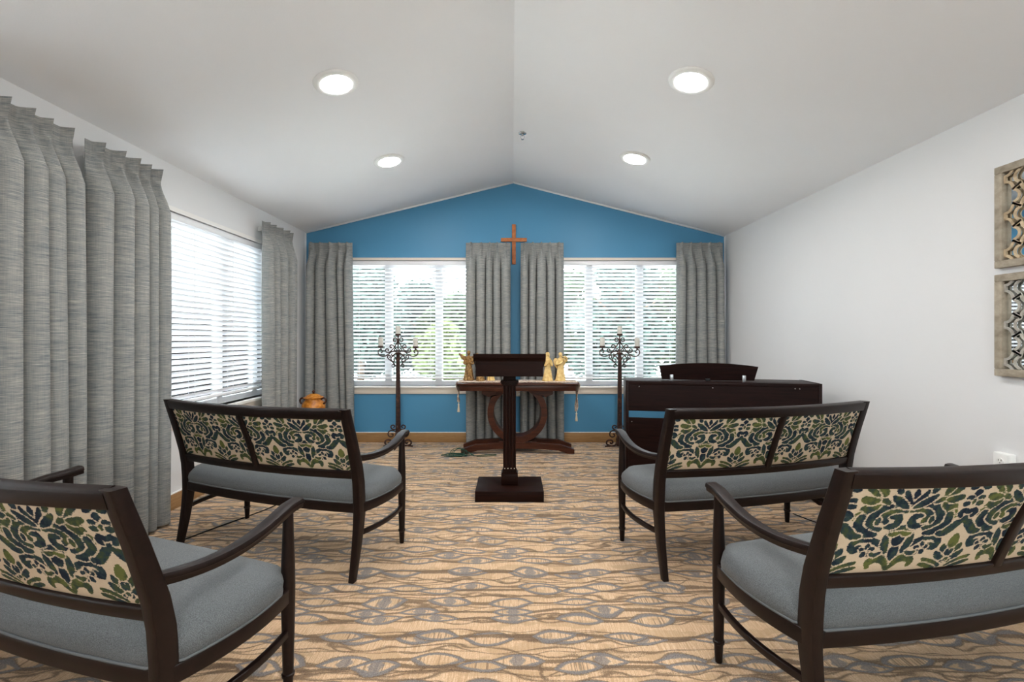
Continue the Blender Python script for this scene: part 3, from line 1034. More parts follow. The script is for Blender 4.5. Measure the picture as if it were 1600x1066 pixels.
    for inset, z in levels:
        ring = []
        for (x, y) in out:
            fx = (WH + 0.04 - inset) / (WH + 0.04); cy_ = 0.01
            fy = (0.235 - inset) / 0.235
            ring.append(bm.verts.new((x * fx, cy_ + (y - cy_) * fy, z)))
        rings.append(ring)
    m = len(out)
    for A, B in zip(rings[:-1], rings[1:]):
        for j in range(m): bm.faces.new((A[j], A[(j + 1) % m], B[(j + 1) % m], B[j]))
    bm.faces.new(rings[0][::-1]); bm.faces.new(rings[-1])
    cu = obj('seat_cushion', bm, 'seat_fabric', root, smooth=True)
    bm = bmesh.new()
    tube(bm, [(x * 1.004, y * 1.02, 0.379) for x, y in out], 0.0045, 6, closed=True)
    obj('piping', bm, 'seat_fabric_piping', cu, smooth=True)
    return root

settee0 = make_settee()
def place_settee(first, ax_, ay_, ang, side, label):
    """ax_, ay_: floor point of the front leg on the aisle side; side -1: left of the aisle"""
    o = settee0 if first else copy_tree(settee0)
    rz = math.radians(-ang if side < 0 else ang)
    lx, ly = (WH if side < 0 else -WH), 0.225
    c, s = math.cos(rz), math.sin(rz)
    o.location = (ax_ - (c * lx - s * ly), ay_ - (s * lx + c * ly), 0)
    o.rotation_euler = (0, 0, rz)
    tag(o, label, 'settee', 'damask-backed wooden settees facing the lectern')
place_settee(True, -0.654, 2.702, 18.0, -1, 'dark wood settee with damask back and grey seat, by the blind and clay jar')
place_settee(False, 0.660, 2.728, 13.5, 1, 'dark wood settee with damask back and grey seat, right behind the piano')
place_settee(False, -0.760, 1.545, 19.0, -1, 'dark wood settee with damask back and grey seat, closest to the adjoining pair of curtains')
place_settee(False, 0.777, 1.711, 12.5, 1, 'dark wood settee with damask back, beside the wall outlet and lattice mirrors')

# ------------------------------------------------------------------ lectern
lc = empty('lectern', (-0.019, 3.362, 0))
tag(lc, 'dark wood lectern with fluted column on a square base in the aisle', 'lectern')
LW = 'lectern_wood'
newbox('base', LW, lc, -0.255, 0.255, 0.0, 0.365, 0, 0.079, 0.003)
newbox('plinth', LW, lc, -0.064, 0.064, 0.135, 0.250, 0.079, 0.165, 0.003)
bm = bmesh.new(); prism(bm, [(-0.064, 0.165), (0.064, 0.165), (0.050, 0.186), (-0.050, 0.186)], 'y', 0.140, 0.245)
obj('plinth_cap', bm, LW, lc)
# fluted column: four grooves per face
def flute_section(h, n=4, g=0.0055, gw=0.012):
    pts = []
    for f in range(4):
        a = f * PI / 2
        ca, sa = math.cos(a), math.sin(a)
        line = [(-h, -h)]
        for k in range(n):
            cx_ = -h + (2 * h) * (k + 0.5) / n
            for t in range(5):
                th = PI * t / 4
                line.append((cx_ - gw / 2 * math.cos(th), -h + g * math.sin(th)))
        for (x, y) in line:
            pts.append((x * ca - y * sa, x * sa + y * ca))
    return pts
bm = bmesh.new(); prism(bm, [(x, y + 0.192) for x, y in flute_section(0.049)], 'z', 0.205, 0.880)
obj('column', bm, 'lectern_wood_up', lc)
newbox('column_foot', LW, lc, -0.050, 0.050, 0.142, 0.242, 0.180, 0.208, 0.002)
bm = bmesh.new()
for k in range(4):
    bmesh.ops.create_uvsphere(bm, u_segments=10, v_segments=6, radius=0.0042, matrix=Matrix.Translation((-0.049 + 0.098 * (k + 0.5) / 4, 0.1425, 0.2085)))
obj('flute_stop', bm, 'tassel_cream', lc, smooth=True)
bm = bmesh.new()
for (hw, z0, z1) in ((0.056, 0.846, 0.858), (0.063, 0.858, 0.872), (0.070, 0.872, 0.884)):
    box(bm, -hw, hw, 0.192 - hw, 0.192 + hw, z0, z1, 0.002)
obj('capital', bm, LW, lc, angle=40)
newbox('neck', 'lectern_wood_up', lc, -0.048, 0.048, 0.144, 0.240, 0.878, 0.935, 0.002)
# reading box, its lid sloping down away from the aisle
fy = 0.040
bm = bmesh.new()
bx0, bx1 = -0.252, 0.252
prism(bm, [(fy, 0.925), (fy + 0.33, 0.925), (fy + 0.33, 0.965), (fy, 1.054)], 'x', bx0, bx1)
bmesh.ops.bevel(bm, geom=bm.edges[:], offset=0.002, segments=1, affect='EDGES')
obj('reading_box', bm, LW, lc)
# moulded crown around the top, stepping out
bm = bmesh.new()
prof = [(0.0, 1.040), (-0.006, 1.046), (-0.010, 1.056), (-0.018, 1.064), (-0.020, 1.074), (-0.022, 1.092), (-0.018, 1.097), (0.33, 1.000), (0.33, 0.950)]
prism(bm, [(fy + a, b) for a, b in prof], 'x', bx0 - 0.018, bx1 + 0.018)
obj('crown_moulding', bm, LW, lc)

# ------------------------------------------------------------------ altar table
tb = empty('altar_table', (0.060, 4.675, 0))
tag(tb, 'reddish wood pedestal table with horseshoe support in front of the curtains', 'table')
TW = 'table_wood'
newbox('tabletop', TW, tb, -0.625, 0.625, 0.0, 0.395, 0.724, 0.742, 0.004)
bm = bmesh.new(); box(bm, -0.600, 0.600, 0.020, 0.375, 0.664, 0.724, 0.003)
obj('table_apron', bm, TW, tb, angle=40)
# horseshoe ring with wings
bm = bmesh.new()
cxr, czr, ro, ri = -0.003, 0.422, 0.316, 0.252
ztop = 0.664
poly = []
a0 = math.asin((ztop - czr) / ri)
# outer outline from right wing round the bottom to left wing, then inner arc back
ra = math.radians(36)
outer = [(cxr + 0.375, ztop), (cxr + 0.375, ztop - 0.045), (cxr + 0.30, ztop - 0.075)]
for i in range(41):
    a = ra - (ra + PI / 2) * 2 * i / 40
    outer.append((cxr + ro * math.cos(a), czr + ro * math.sin(a)))
outer += [(cxr - 0.30, ztop - 0.075), (cxr - 0.375, ztop - 0.045), (cxr - 0.375, ztop)]
inner = []
for i in range(41):
    a = (PI - a0) + (2 * a0 + PI) * 0 + (PI + 2 * a0) * i / 40
    inner.append((cxr + ri * math.cos(a), czr + ri * math.sin(a)))
pl = outer + inner
yr0, yr1 = 0.115, 0.300
nO, nI = len(outer), len(inner)
va = [[bm.verts.new((x, y, z)) for x, z in pl] for y in (yr0, yr1)]
n = len(pl)
for i in range(n):
    bm.faces.new((va[0][i], va[0][(i + 1) % n], va[1][(i + 1) % n], va[1][i]))
for k in (0, 1):    # strip faces between outer and inner outlines
    O = va[k][:nO]; I = va[k][nO:][::-1]
    for i in range(nO - 1):
        j0 = round(i * (nI - 1) / (nO - 1)); j1 = round((i + 1) * (nI - 1) / (nO - 1))
        f = [O[i], O[i + 1], I[j1]] + ([I[j0]] if j1 != j0 else [])
        bm.faces.new(f)
obj('horseshoe_support', bm, TW, tb, angle=35)
# two arched foot beams and the bridge between them
def beam(y0, y1):
    bm = bmesh.new()
    up = [(-0.592, 0.045), (-0.45, 0.092), (-0.25, 0.104), (0.0, 0.112), (0.25, 0.104), (0.45, 0.092), (0.592, 0.045), (0.592, 0.0), (0.53, 0.0), (0.42, 0.036), (0.25, 0.050), (0.0, 0.056), (-0.25, 0.050), (-0.42, 0.036), (-0.53, 0.0), (-0.592, 0.0)]
    h = len(up) // 2
    vv = [[bm.verts.new((x, y, z)) for x, z in up] for y in (y0, y1)]
    m = len(up)
    for i in range(m): bm.faces.new((vv[0][i], vv[0][(i + 1) % m], vv[1][(i + 1) % m], vv[1][i]))
    # caps as quads: top points left to right against bottom points left to right
    topi = list(range(0, 7)); boti = [15, 13, 12, 11, 10, 9, 7]
    boti = [14, 13, 12, 11, 10, 9, 8]
    for k in (0, 1):
        for i in range(6):
            bm.faces.new((vv[k][topi[i]], vv[k][topi[i + 1]], vv[k][boti[i + 1]], vv[k][boti[i]]))
        bm.faces.new((vv[k][0], vv[k][14], vv[k][15])); bm.faces.new((vv[k][6], vv[k][7], vv[k][8]))
    obj('foot_beam', bm, TW, tb, angle=35)
beam(0.075, 0.135); beam(0.315, 0.370)
newbox('foot_bridge', TW, tb, -0.20, 0.20, 0.135, 0.315, 0.052, 0.118, 0.003)

# lace and tapestry runner with hanging ends
rn = empty('table_runner', (0.060, 4.675, 0.742))
tag(rn, 'faded floral tapestry runner with tasselled ends draped along the table', 'runner')
bm = bmesh.new()
cols = [-0.638 + 1.276 * i / 40 for i in range(41)]
def strip(bm, P):     # grid of points -> sheet with thickness by solidify
    vv = [[bm.verts.new(p) for p in row] for row in P]
    for r in range(len(vv) - 1):
        for i in range(len(vv[0]) - 1):
            bm.faces.new((vv[r][i], vv[r][i + 1], vv[r + 1][i + 1], vv[r + 1][i]))
P = []
for x in cols:
    P.append([(x, 0.075 + 0.28 * j / 8, 0.004 + 0.0012 * math.sin(9 * x + j)) for j in range(9)])
for k, (sx, drop, yl) in enumerate(((-1, 0.215, 0.07), (1, 0.315, 0.05))):
    R = []
    for r in range(1, 13):
        t = r / 12
        row = []
        for j in range(9):
            q = j / 8
            half = (1 - t) * 0.14 + 0.006
            y = 0.215 + (q - 0.5) * 2 * half - yl * t
            z = 0.004 - drop * t
            x = sx * (0.638 + 0.006 * math.sin(5 * q * PI + k) + 0.010 * math.sin(8 * t + 3 * q + k) - 0.016 * t)
            row.append((x, y, z))
        R.append(row)
    if sx < 0: P = R[::-1] + P
    else: P = P + R
strip(bm, P)
o = obj('runner_cloth', bm, 'tapestry', rn, smooth=True)
md = o.modifiers.new('thick', 'SOLIDIFY'); md.thickness = 0.003; md.offset = 1
for sx, drop, yl in ((-1, 0.215, 0.07), (1, 0.315, 0.05)):
    bm = bmesh.new()
    lathe(bm, [(0.0, 0), (0.0035, 0), (0.0035, -0.018), (0.010, -0.022), (0.010, -0.032), (0.007, -0.036), (0.012, -0.075), (0.015, -0.105), (0.0, -0.105)], 12, sx * 0.625, 0.215 - yl, 0.006 - drop, ripple=lambda a, z: 0.12 * math.sin(6 * a))
    obj('tassel', bm, 'tassel_cream', rn, smooth=True)

# ------------------------------------------------------------------ figurines on the table
TZ = 0.7475
def figure(name, x, y, h, rz, mat, label, veil=False, wings=None, arms='pray', lean=0.0, kneel=False):
    root = empty(name, (x, y, TZ), rz)
    tag(root, label, 'figurine', 'religious figurines on the table')
    s = h / 0.33
    bm = bmesh.new()
    rip = lambda a, z: (0.10 * math.sin(7 * a + 20 * z) + 0.05 * math.sin(13 * a)) * max(0, 1 - z / (0.22 * s))
    if kneel:
        lathe(bm, [(0.0, 0), (0.066 * s, 0), (0.070 * s, 0.02 * s), (0.058 * s, 0.07 * s), (0.045 * s, 0.11 * s), (0.034 * s, 0.155 * s), (0.038 * s, 0.20 * s), (0.042 * s, 0.235 * s), (0.018 * s, 0.262 * s), (0.0, 0.266 * s)], 36, ripple=rip)
    else:
        lathe(bm, [(0.0, 0), (0.058 * s, 0), (0.060 * s, 0.012 * s), (0.050 * s, 0.06 * s), (0.042 * s, 0.12 * s), (0.033 * s, 0.175 * s), (0.030 * s, 0.195 * s), (0.036 * s, 0.225 * s), (0.040 * s, 0.250 * s), (0.030 * s, 0.268 * s), (0.014 * s, 0.276 * s), (0.013 * s, 0.285 * s), (0.0, 0.290 * s)], 36, ripple=rip)
    # flatten front to back
    for v in bm.verts: v.co.y *= 0.82
    hz = (0.290 if kneel else 0.305) * s
    # head with a chin, a nose and gathered hair or veil
    r = bmesh.ops.create_icosphere(bm, subdivisions=3, radius=1.0)
    for v in r['verts']:
        c = v.co.copy()
        jaw = 1 - 0.22 * max(0, -c.z)
        v.co = Vector((c.x * 0.0195 * jaw * s, c.y * 0.022 * s, c.z * 0.0265 * s + hz))
    bmesh.ops.create_cone(bm, segments=8, radius1=0.006 * s, radius2=0.002 * s, depth=0.014 * s, cap_ends=True, matrix=Matrix.Translation((0, -0.023 * s, hz)) @ Matrix.Rotation(0.25, 4, 'X'))
    rr = bmesh.ops.create_icosphere(bm, subdivisions=3, radius=1.0)
    for v in rr['verts']:
        c = v.co.copy()
        if veil:
            v.co = Vector((c.x * 0.027 * s, 0.007 * s + c.y * 0.024 * s, hz + 0.004 * s + c.z * (0.030 if c.z > 0 else 0.052) * s))
        else:
            v.co = Vector((c.x * 0.0225 * s, 0.007 * s + c.y * 0.021 * s, hz + 0.009 * s + c.z * 0.0225 * s))
    # arms
    sh = (0.240 if not kneel else 0.222) * s
    def arm(sd, pts, rad=0.0125):
        P_ = spline([(sd * p[0] * s, p[1] * s, p[2] * s) for p in pts], 5)
        k_ = len(P_)
        tube(bm, P_, 0, 10, radii=[(rad * 1.15 - 0.35 * rad * i / k_) * s for i in range(k_)])
    z_ = sh / s
    if arms == 'pray':
        for sd in (-1, 1): arm(sd, [(0.034, 0, z_), (0.048, -0.010, z_ - 0.045), (0.036, -0.040, z_ - 0.055), (0.006, -0.052, z_ - 0.015)])
        bmesh.ops.create_icosphere(bm, subdivisions=2, radius=0.010 * s, matrix=Matrix.Translation((0, -0.052 * s, (z_ - 0.008) * s)))
    elif arms == 'book':
        for sd in (-1, 1): arm(sd, [(0.034, 0, z_), (0.052, -0.010, z_ - 0.040), (0.034, -0.044, z_ - 0.050), (0.010, -0.056, z_ - 0.035)])
        g = bmesh.ops.create_cube(bm, size=1.0)
        for v in g['verts']: v.co = Vector((v.co.x * 0.050 * s, -0.058 * s + v.co.y * 0.012 * s - v.co.z * 0.012 * s, (z_ - 0.020) * s + v.co.z * 0.034 * s))
    else:      # playing a horn: one hand up at the mouth
        arm(1, [(0.034, 0, z_), (0.064, -0.014, z_ - 0.005), (0.060, -0.040, z_ + 0.032), (0.030, -0.050, z_ + 0.044)])
        arm(-1, [(0.034, 0, z_), (0.052, -0.012, z_ - 0.040), (0.030, -0.046, z_ - 0.040), (-0.012, -0.052, z_ - 0.010)])
        tube(bm, [(0.0, -0.030 * s, hz - 0.008 * s), (0.018 * s, -0.055 * s, hz - 0.020 * s), (0.040 * s, -0.075 * s, hz - 0.024 * s)], 0, 10, radii=[0.004 * s, 0.006 * s, 0.013 * s])
    o = obj('body', bm, mat, root, smooth=True)
    md = o.modifiers.new('fuse', 'REMESH'); md.mode = 'VOXEL'; md.voxel_size = 0.0032 * max(0.8, s); md.use_smooth_shade = True
    if wings:
        for sd in (-1, 1):
            bm = bmesh.new()
            if wings == 'spread':
                ol = [(0.008, 0.225), (0.020, 0.262), (0.050, 0.276), (0.082, 0.300), (0.110, 0.308), (0.106, 0.290), (0.096, 0.272), (0.088, 0.256), (0.074, 0.240), (0.060, 0.226), (0.044, 0.214), (0.026, 0.206)]
            else:
                ol = [(0.006, 0.215), (0.018, 0.252), (0.040, 0.268), (0.062, 0.262), (0.074, 0.236), (0.072, 0.205), (0.060, 0.180), (0.046, 0.160), (0.034, 0.140), (0.024, 0.165), (0.014, 0.190)]
            cxw = sum(p[0] for p in ol) / len(ol); czw = sum(p[1] for p in ol) / len(ol)
            fr = [bm.verts.new((sd * p[0] * s, (0.034 + 0.12 * p[0]) * s, p[1] * s)) for p in ol]
            bk = [bm.verts.new((sd * p[0] * s, (0.040 + 0.12 * p[0]) * s, p[1] * s)) for p in ol]
            cf = bm.verts.new((sd * cxw * s, (0.026 + 0.12 * cxw) * s, czw * s)); cb = bm.verts.new((sd * cxw * s, (0.050 + 0.12 * cxw) * s, czw * s))
            m_ = len(ol)
            for i in range(m_):
                j = (i + 1) % m_
                bm.faces.new((fr[i], fr[j], cf)); bm.faces.new((bk[j], bk[i], cb)); bm.faces.new((fr[j], fr[i], bk[i], bk[j]))
            # raised feather ribs
            for k in range(3, m_ - 3):
                p = ol[k]; f_ = 0.12 * p[0]
                tube(bm, [(sd * cxw * 0.5 * s, (0.030 + 0.06 * cxw) * s, (czw + 0.01) * s), (sd * (cxw * 0.4 + p[0] * 0.6) * s, (0.028 + f_ * 0.8) * s, (czw * 0.4 + p[1] * 0.6) * s), (sd * p[0] * s, (0.034 + f_) * s, p[1] * s)], 0.0030 * s, 6)
            obj('wing', bm, mat, root, angle=60)
    return root
figure('angel_figurine', -0.472, 4.965, 0.320, math.radians(8), 'bronze_gold', 'antique gold angel figurine with spread wings holding a book', wings='spread', arms='book')
figure('kneeling_figurine', -0.342, 4.90, 0.215, math.radians(-20), 'bronze_gold', 'small antique gold kneeling figurine beside the spread-winged angel', veil=True, arms='pray', kneel=True)
figure('standing_figurine', -0.232, 4.95, 0.235, 0.0, 'ivory_resin', 'cream praying figurine between the small kneeling figurine and the veiled one', veil=True, arms='pray')
figure('veiled_figurine', 0.385, 4.900, 0.305, math.radians(12), 'ivory_resin', 'honey-cream veiled figurine praying, standing next to the horn player', veil=True, arms='pray')
figure('angel_figurine', 0.522, 4.890, 0.305, math.radians(10), 'ivory_resin', 'honey-cream angel figurine with folded wings playing a horn', wings='folded', arms='horn')

# ------------------------------------------------------------------ candle stands
Z = 0.000673
def zp(x, y):      # detail coordinates (about 0.67 mm each) measured from the pole axis and the top of the picture detail
    return ((x - 362) * Z, 1.349 - (y - 95) * Z)
SCROLLS = [
    [(330, 345), (318, 360), (296, 358), (281, 335), (292, 308), (318, 300), (342, 318), (350, 350), (335, 395), (300, 448), (262, 500), (222, 532), (182, 540), (156, 515), (162, 487), (188, 482), (203, 503), (188, 520)],
    [(340, 528), (300, 520), (258, 526), (212, 560), (160, 594), (110, 606), (60, 590), (34, 548), (42, 505), (72, 492), (98, 512), (94, 542), (76, 540)],
    [(300, 460), (285, 430), (255, 412), (230, 428), (232, 456), (254, 460), (262, 444)],
    [(345, 520), (335, 490), (318, 476), (300, 490), (306, 512), (322, 510)],
    [(300, 775), (276, 780), (262, 757), (280, 735), (308, 742), (320, 765), (300, 730), (262, 690), (215, 655), (188, 622), (198, 592), (224, 588), (232, 610), (218, 622)],
    [(330, 660), (318, 622), (284, 600), (250, 622), (246, 664), (272, 690), (300, 680), (298, 658), (282, 660)],
    [(345, 552), (305, 566), (276, 590), (256, 584), (258, 566), (272, 566)],
]
def candle_stand(x, y, label, clabel, where):
    root = empty('candle_stand', (x, y, 0))
    tag(root, label, 'candle stand', 'wrought iron candle stands')
    I = 'rust_iron'
    bm = bmesh.new()
    secs = [(0.0, 0.030), (0.05, 0.028), (0.24, 0.026), (0.26, 0.024), (0.6, 0.0225), (0.99, 0.019), (1.02, 0.015)]
    rings = []
    for z, h_ in secs:
        c_ = h_ * 0.55
        sec = [(h_, -c_), (h_, c_), (c_, h_), (-c_, h_), (-h_, c_), (-h_, -c_), (-c_, -h_), (c_, -h_)]
        rings.append([bm.verts.new((a, b, 0.015 + z)) for a, b in sec])
    for A, B in zip(rings[:-1], rings[1:]):
        for j in range(8): bm.faces.new((A[j], A[(j + 1) % 8], B[(j + 1) % 8], B[j]))
    bm.faces.new(rings[0][::-1]); bm.faces.new(rings[-1])
    obj('pole', bm, I, root)
    bm = bmesh.new(); tube(bm, [(0, 0, 1.0), (0, 0, 1.238)], 0.0075, 10); obj('spindle', bm, I, root)
    bm = bmesh.new(); lathe(bm, [(0, 1.022), (0.022, 1.022), (0.033, 1.036), (0.033, 1.044), (0.022, 1.052), (0, 1.052)], 16); obj('knot_collar', bm, I, root, smooth=True)
    for sc in SCROLLS:
        for sx in (-1, 1):
            pts = [zp(*p) for p in sc]
            bm = bmesh.new()
            P_ = spline([(-sx * a, 0, b) for a, b in pts], 5)
            tube(bm, P_, 0.0062, 7)
            obj('scroll', bm, I, root, smooth=True)
    # cups, and the candles standing in them as things of their own
    for k, (dx, zc, hc) in enumerate(((0.0, 1.236, 0.098), (-0.193, 1.103, 0.106), (0.193, 1.097, 0.106))):
        bm = bmesh.new()
        lathe(bm, [(0, -0.010), (0.008, -0.010), (0.012, -0.002), (0.031, 0.0), (0.031, 0.022), (0.0285, 0.022), (0.0285, 0.004), (0, 0.004)], 24, dx, 0, zc)
        if k: tube(bm, [(dx, 0, zc - 0.008), (dx + (0.010 if dx < 0 else -0.010), 0, zc - 0.028)], 0.006, 7)
        obj('candle_cup', bm, I, root, angle=40)
        cd = empty('pillar_candle', (x + dx, y, zc + 0.0045))
        tag(cd, clabel[k], 'candle', where)
        bm = bmesh.new()
        lathe(bm, [(0, 0), (0.0272, 0), (0.0272, hc), (0.025, hc + 0.004), (0.022, hc - 0.001), (0, hc - 0.003)], 24)
        obj('wax', bm, 'candle_wax', cd, angle=50)
        bm = bmesh.new(); tube(bm, [(0, 0, hc - 0.004), (0.001, 0, hc + 0.004), (0.003, 0, hc + 0.010)], 0.0011, 6)
        obj('wick', bm, 'wick', cd)
    # scrolled feet on four sides
    q = 0.00101
    fp = lambda p: ((478 - p[0]) * q, (965 - p[1]) * q)
    feet = [[(458, 880), (446, 930), (418, 958), (372, 960), (338, 942), (336, 915), (360, 898), (392, 902), (402, 924), (384, 936), (372, 924)],
            [(462, 820), (440, 800), (405, 793), (374, 812), (370, 845), (392, 864), (418, 856), (420, 836), (404, 832)],
            [(462, 790), (445, 782), (415, 778), (398, 758), (410, 738), (434, 738), (438, 756), (424, 760)]]
    for k in range(4):
        a = k * PI / 2
        for j, ft in enumerate(feet):
            pts = [fp(p) for p in ft]
            bm = bmesh.new()
            sweep(bm, spline([(r_ * math.cos(a), r_ * math.sin(a), max(z_, 0.0) + 0.010) for r_, z_ in pts], 5), rrect(0.018 if j == 0 else 0.014, 0.011, 0.003), up=(-math.sin(a), math.cos(a), 0))
            obj('foot_scroll', bm, I, root, angle=50)
        bm = bmesh.new()
        rt = (478 - 330) * q
        sweep(bm, spline([((478 - 372) * q * math.cos(a), (478 - 372) * q * math.sin(a), 0.011), (rt * math.cos(a), rt * math.sin(a), 0.009), ((rt + 0.014) * math.cos(a), (rt + 0.014) * math.sin(a), 0.005)], 4), rrect(0.018, 0.009, 0.003), up=(-math.sin(a), math.cos(a), 0))
        obj('foot_tip', bm, I, root)
candle_stand(-1.266, 5.06, 'tall scrolled iron candle stand between the clay jar and the altar table',
             ['white pillar candle raised highest, in the cup atop the stand by the clay jar', 'white pillar candle in the lower cup on the clay jar side of its stand', 'white pillar candle in the lower cup reaching toward the gold angel'], 'pillar candles on the candle stands')
candle_stand(1.195, 5.05, 'tall scrolled iron candle stand between the altar table and the piano',
             ['white pillar candle raised highest, in the cup atop the stand by the piano', 'white pillar candle in the lower cup reaching toward the horn-playing angel', 'white pillar candle in the lower cup on the piano side of its stand'], 'pillar candles on the candle stands')

# ------------------------------------------------------------------ cross on the blue wall
cr = empty('cross', (0.022, YB, 2.29))
tag(cr, 'plain wooden cross on the blue wall above the two middle curtains', 'cross')
newbox('upright', 'cross_wood', cr, -0.022, 0.022, -0.024, 0.0, -0.225, 0.238, 0.003)
newbox('crossbar', 'cross_wood', cr, -0.150, 0.150, -0.030, -0.006, 0.036, 0.078, 0.003)

# ------------------------------------------------------------------ digital piano seen from behind
pa, pb = Vector((0.891, 3.56)), Vector((2.258, 3.31))
ang = math.atan2(pb.y - pa.y, pb.x - pa.x)
PWD = (pb - pa).length
pn = empty('digital_piano', (pa.x, pa.y, 0), ang)
tag(pn, 'dark brown upright digital piano seen from behind with its music rest up', 'piano')
PW = 'piano_wood'
PH = 0.880
newbox('side_panel', PW, pn, 0, 0.022, 0, 0.33, 0.03, PH, 0.002)
newbox('side_panel', PW, pn, PWD - 0.022, PWD, 0, 0.33, 0.03, PH, 0.002)
newbox('foot', PW, pn, -0.004, 0.034, -0.02, 0.42, 0, 0.03, 0.004)
newbox('foot', PW, pn, PWD - 0.034, PWD + 0.004, -0.02, 0.42, 0, 0.03, 0.004)
newbox('top_lid', PW, pn, 0.022, PWD - 0.022, 0.004, 0.33, PH - 0.030, PH - 0.002, 0.003)
newbox('back_panel', PW, pn, 0.022, PWD - 0.022, 0.006, 0.024, 0.645, PH - 0.030)
newbox('lower_panel', PW, pn, 0.022, PWD - 0.022, 0.006, 0.022, 0.13, 0.592)
newbox('keybed', PW, pn, 0.022, PWD - 0.022, 0.20, 0.46, 0.66, 0.72, 0.004)
newbox('key_cover', PW, pn, 0.022, PWD - 0.022, 0.33, 0.46, 0.72, 0.80, 0.006)
newbox('crossbar', PW, pn, 0.022, PWD - 0.022, 0.12, 0.16, 0.03, 0.12, 0.003)
def rest_profile():
    pts = []
    for i in range(21):
        u = i / 20
        pts.append((0.262 + 0.0 + (0.985 - 0.262) * u - 0.008 * 0, 0.108 + 0.026 * (1 - (2 * u - 1) ** 2)))
    return pts
bm = bmesh.new()
rp = rest_profile()
for k in (0, 1):
    pass
front, back = [], []
polyt = [(x, z) for x, z in rp]
bots = [(0.285 + (0.962 - 0.285) * i / 20, 0.0) for i in range(21)]
th = 0.018
V4 = []
for dy in (0, th):
    V4.append([bm.verts.new((x, 0.10 - z * 0.18 + dy, PH + 0.006 + z)) for x, z in polyt])
    V4.append([bm.verts.new((x, 0.10 - z * 0.18 + dy, PH + 0.006 + z)) for x, z in bots])
for i in range(20):
    bm.faces.new((V4[0][i], V4[0][i + 1], V4[1][i + 1], V4[1][i]))
    bm.faces.new((V4[2][i], V4[3][i], V4[3][i + 1], V4[2][i + 1]))
    bm.faces.new((V4[0][i], V4[2][i], V4[2][i + 1], V4[0][i + 1]))
    bm.faces.new((V4[1][i], V4[1][i + 1], V4[3][i + 1], V4[3][i]))
for i in (0, 20):
    bm.faces.new((V4[0][i], V4[1][i], V4[3][i], V4[2][i]))
bmesh.ops.bevel(bm, geom=[e_ for e_ in bm.edges if e_.calc_face_angle(0) > 0.9], offset=0.004, segments=2, affect='EDGES')
mr = obj('music_rest', bm, PW, pn, angle=40)
for x in (0.355, 0.885):
    o = newbox('rest_bracket', 'steel', mr, x - 0.013, x + 0.013, 0.080, 0.086, PH - 0.004, PH + 0.046, 0.002)
newbox('rest_hinge', 'plastic_black', mr, 0.605, 0.640, 0.078, 0.090, PH - 0.002, PH + 0.020, 0.002)
for x, z in ((0.10, 0.835), (0.64, 0.835), (1.21, 0.840), (1.24, 0.840), (0.045, 0.560), (1.33, 0.560)):
    bm = bmesh.new()
    bmesh.ops.create_uvsphere(bm, u_segments=10, v_segments=6, radius=0.0055, matrix=Matrix.Translation((x, 0.006, z)))
    obj('screw', bm, 'chrome', pn, smooth=True)

# ------------------------------------------------------------------ jar on its stand
jx, jy = -2.085, 4.78
stn = empty('plant_stand', (jx, jy, 0))
tag(stn, 'small round dark wood stand under the clay jar', 'stand')
bm = bmesh.new(); lathe(bm, [(0, 0.352), (0.135, 0.352), (0.142, 0.358), (0.142, 0.372), (0.136, 0.378), (0, 0.378)], 32); obj('top', bm, 'espresso', stn, angle=40)
bm = bmesh.new(); lathe(bm, [(0, 0.03), (0.03, 0.03), (0.018, 0.10), (0.024, 0.18), (0.016, 0.26), (0.03, 0.352), (0, 0.352)], 20); obj('column', bm, 'espresso', stn, smooth=True)
for k in range(3):
    a = 2 * PI * k / 3 + 0.4
    bm = bmesh.new(); sweep(bm, spline([(0.01 * math.cos(a), 0.01 * math.sin(a), 0.08), (0.07 * math.cos(a), 0.07 * math.sin(a), 0.055), (0.13 * math.cos(a), 0.13 * math.sin(a), 0.011)], 5), rrect(0.022, 0.022, 0.004)); obj('leg', bm, 'espresso', stn)
jr = empty('clay_jar', (jx, jy, 0.378))
tag(jr, 'amber glazed clay jar with a knobbed lid and dark loop handles', 'jar')
bm = bmesh.new()
lathe(bm, [(0, 0), (0.075, 0), (0.082, 0.008), (0.105, 0.05), (0.118, 0.095), (0.115, 0.135), (0.098, 0.165), (0.082, 0.180), (0.080, 0.196), (0.088, 0.204), (0, 0.204)], 40)
obj('body', bm, 'amber_glaze', jr, angle=60)
bm = bmesh.new()
lathe(bm, [(0, 0.204), (0.096, 0.204), (0.102, 0.209), (0.096, 0.216), (0.074, 0.222), (0.060, 0.236), (0.034, 0.246), (0.016, 0.249), (0, 0.249)], 40)
ld = obj('lid', bm, 'amber_glaze', jr, angle=60)
bm = bmesh.new()
lathe(bm, [(0, 0.249), (0.013, 0.249), (0.009, 0.258), (0.017, 0.268), (0.015, 0.278), (0.006, 0.284), (0, 0.285)], 20)
obj('knob', bm, 'brown_glaze', ld, smooth=True)
for sd in (-1, 1):
    bm = bmesh.new()
    tube(bm, spline([(sd * 0.082, -0.01, 0.190), (sd * 0.112, -0.012, 0.205), (sd * 0.134, -0.014, 0.185), (sd * 0.128, -0.014, 0.155), (sd * 0.108, -0.012, 0.146)], 6), 0.0095, 10)
    obj('handle', bm, 'brown_glaze', jr, smooth=True)

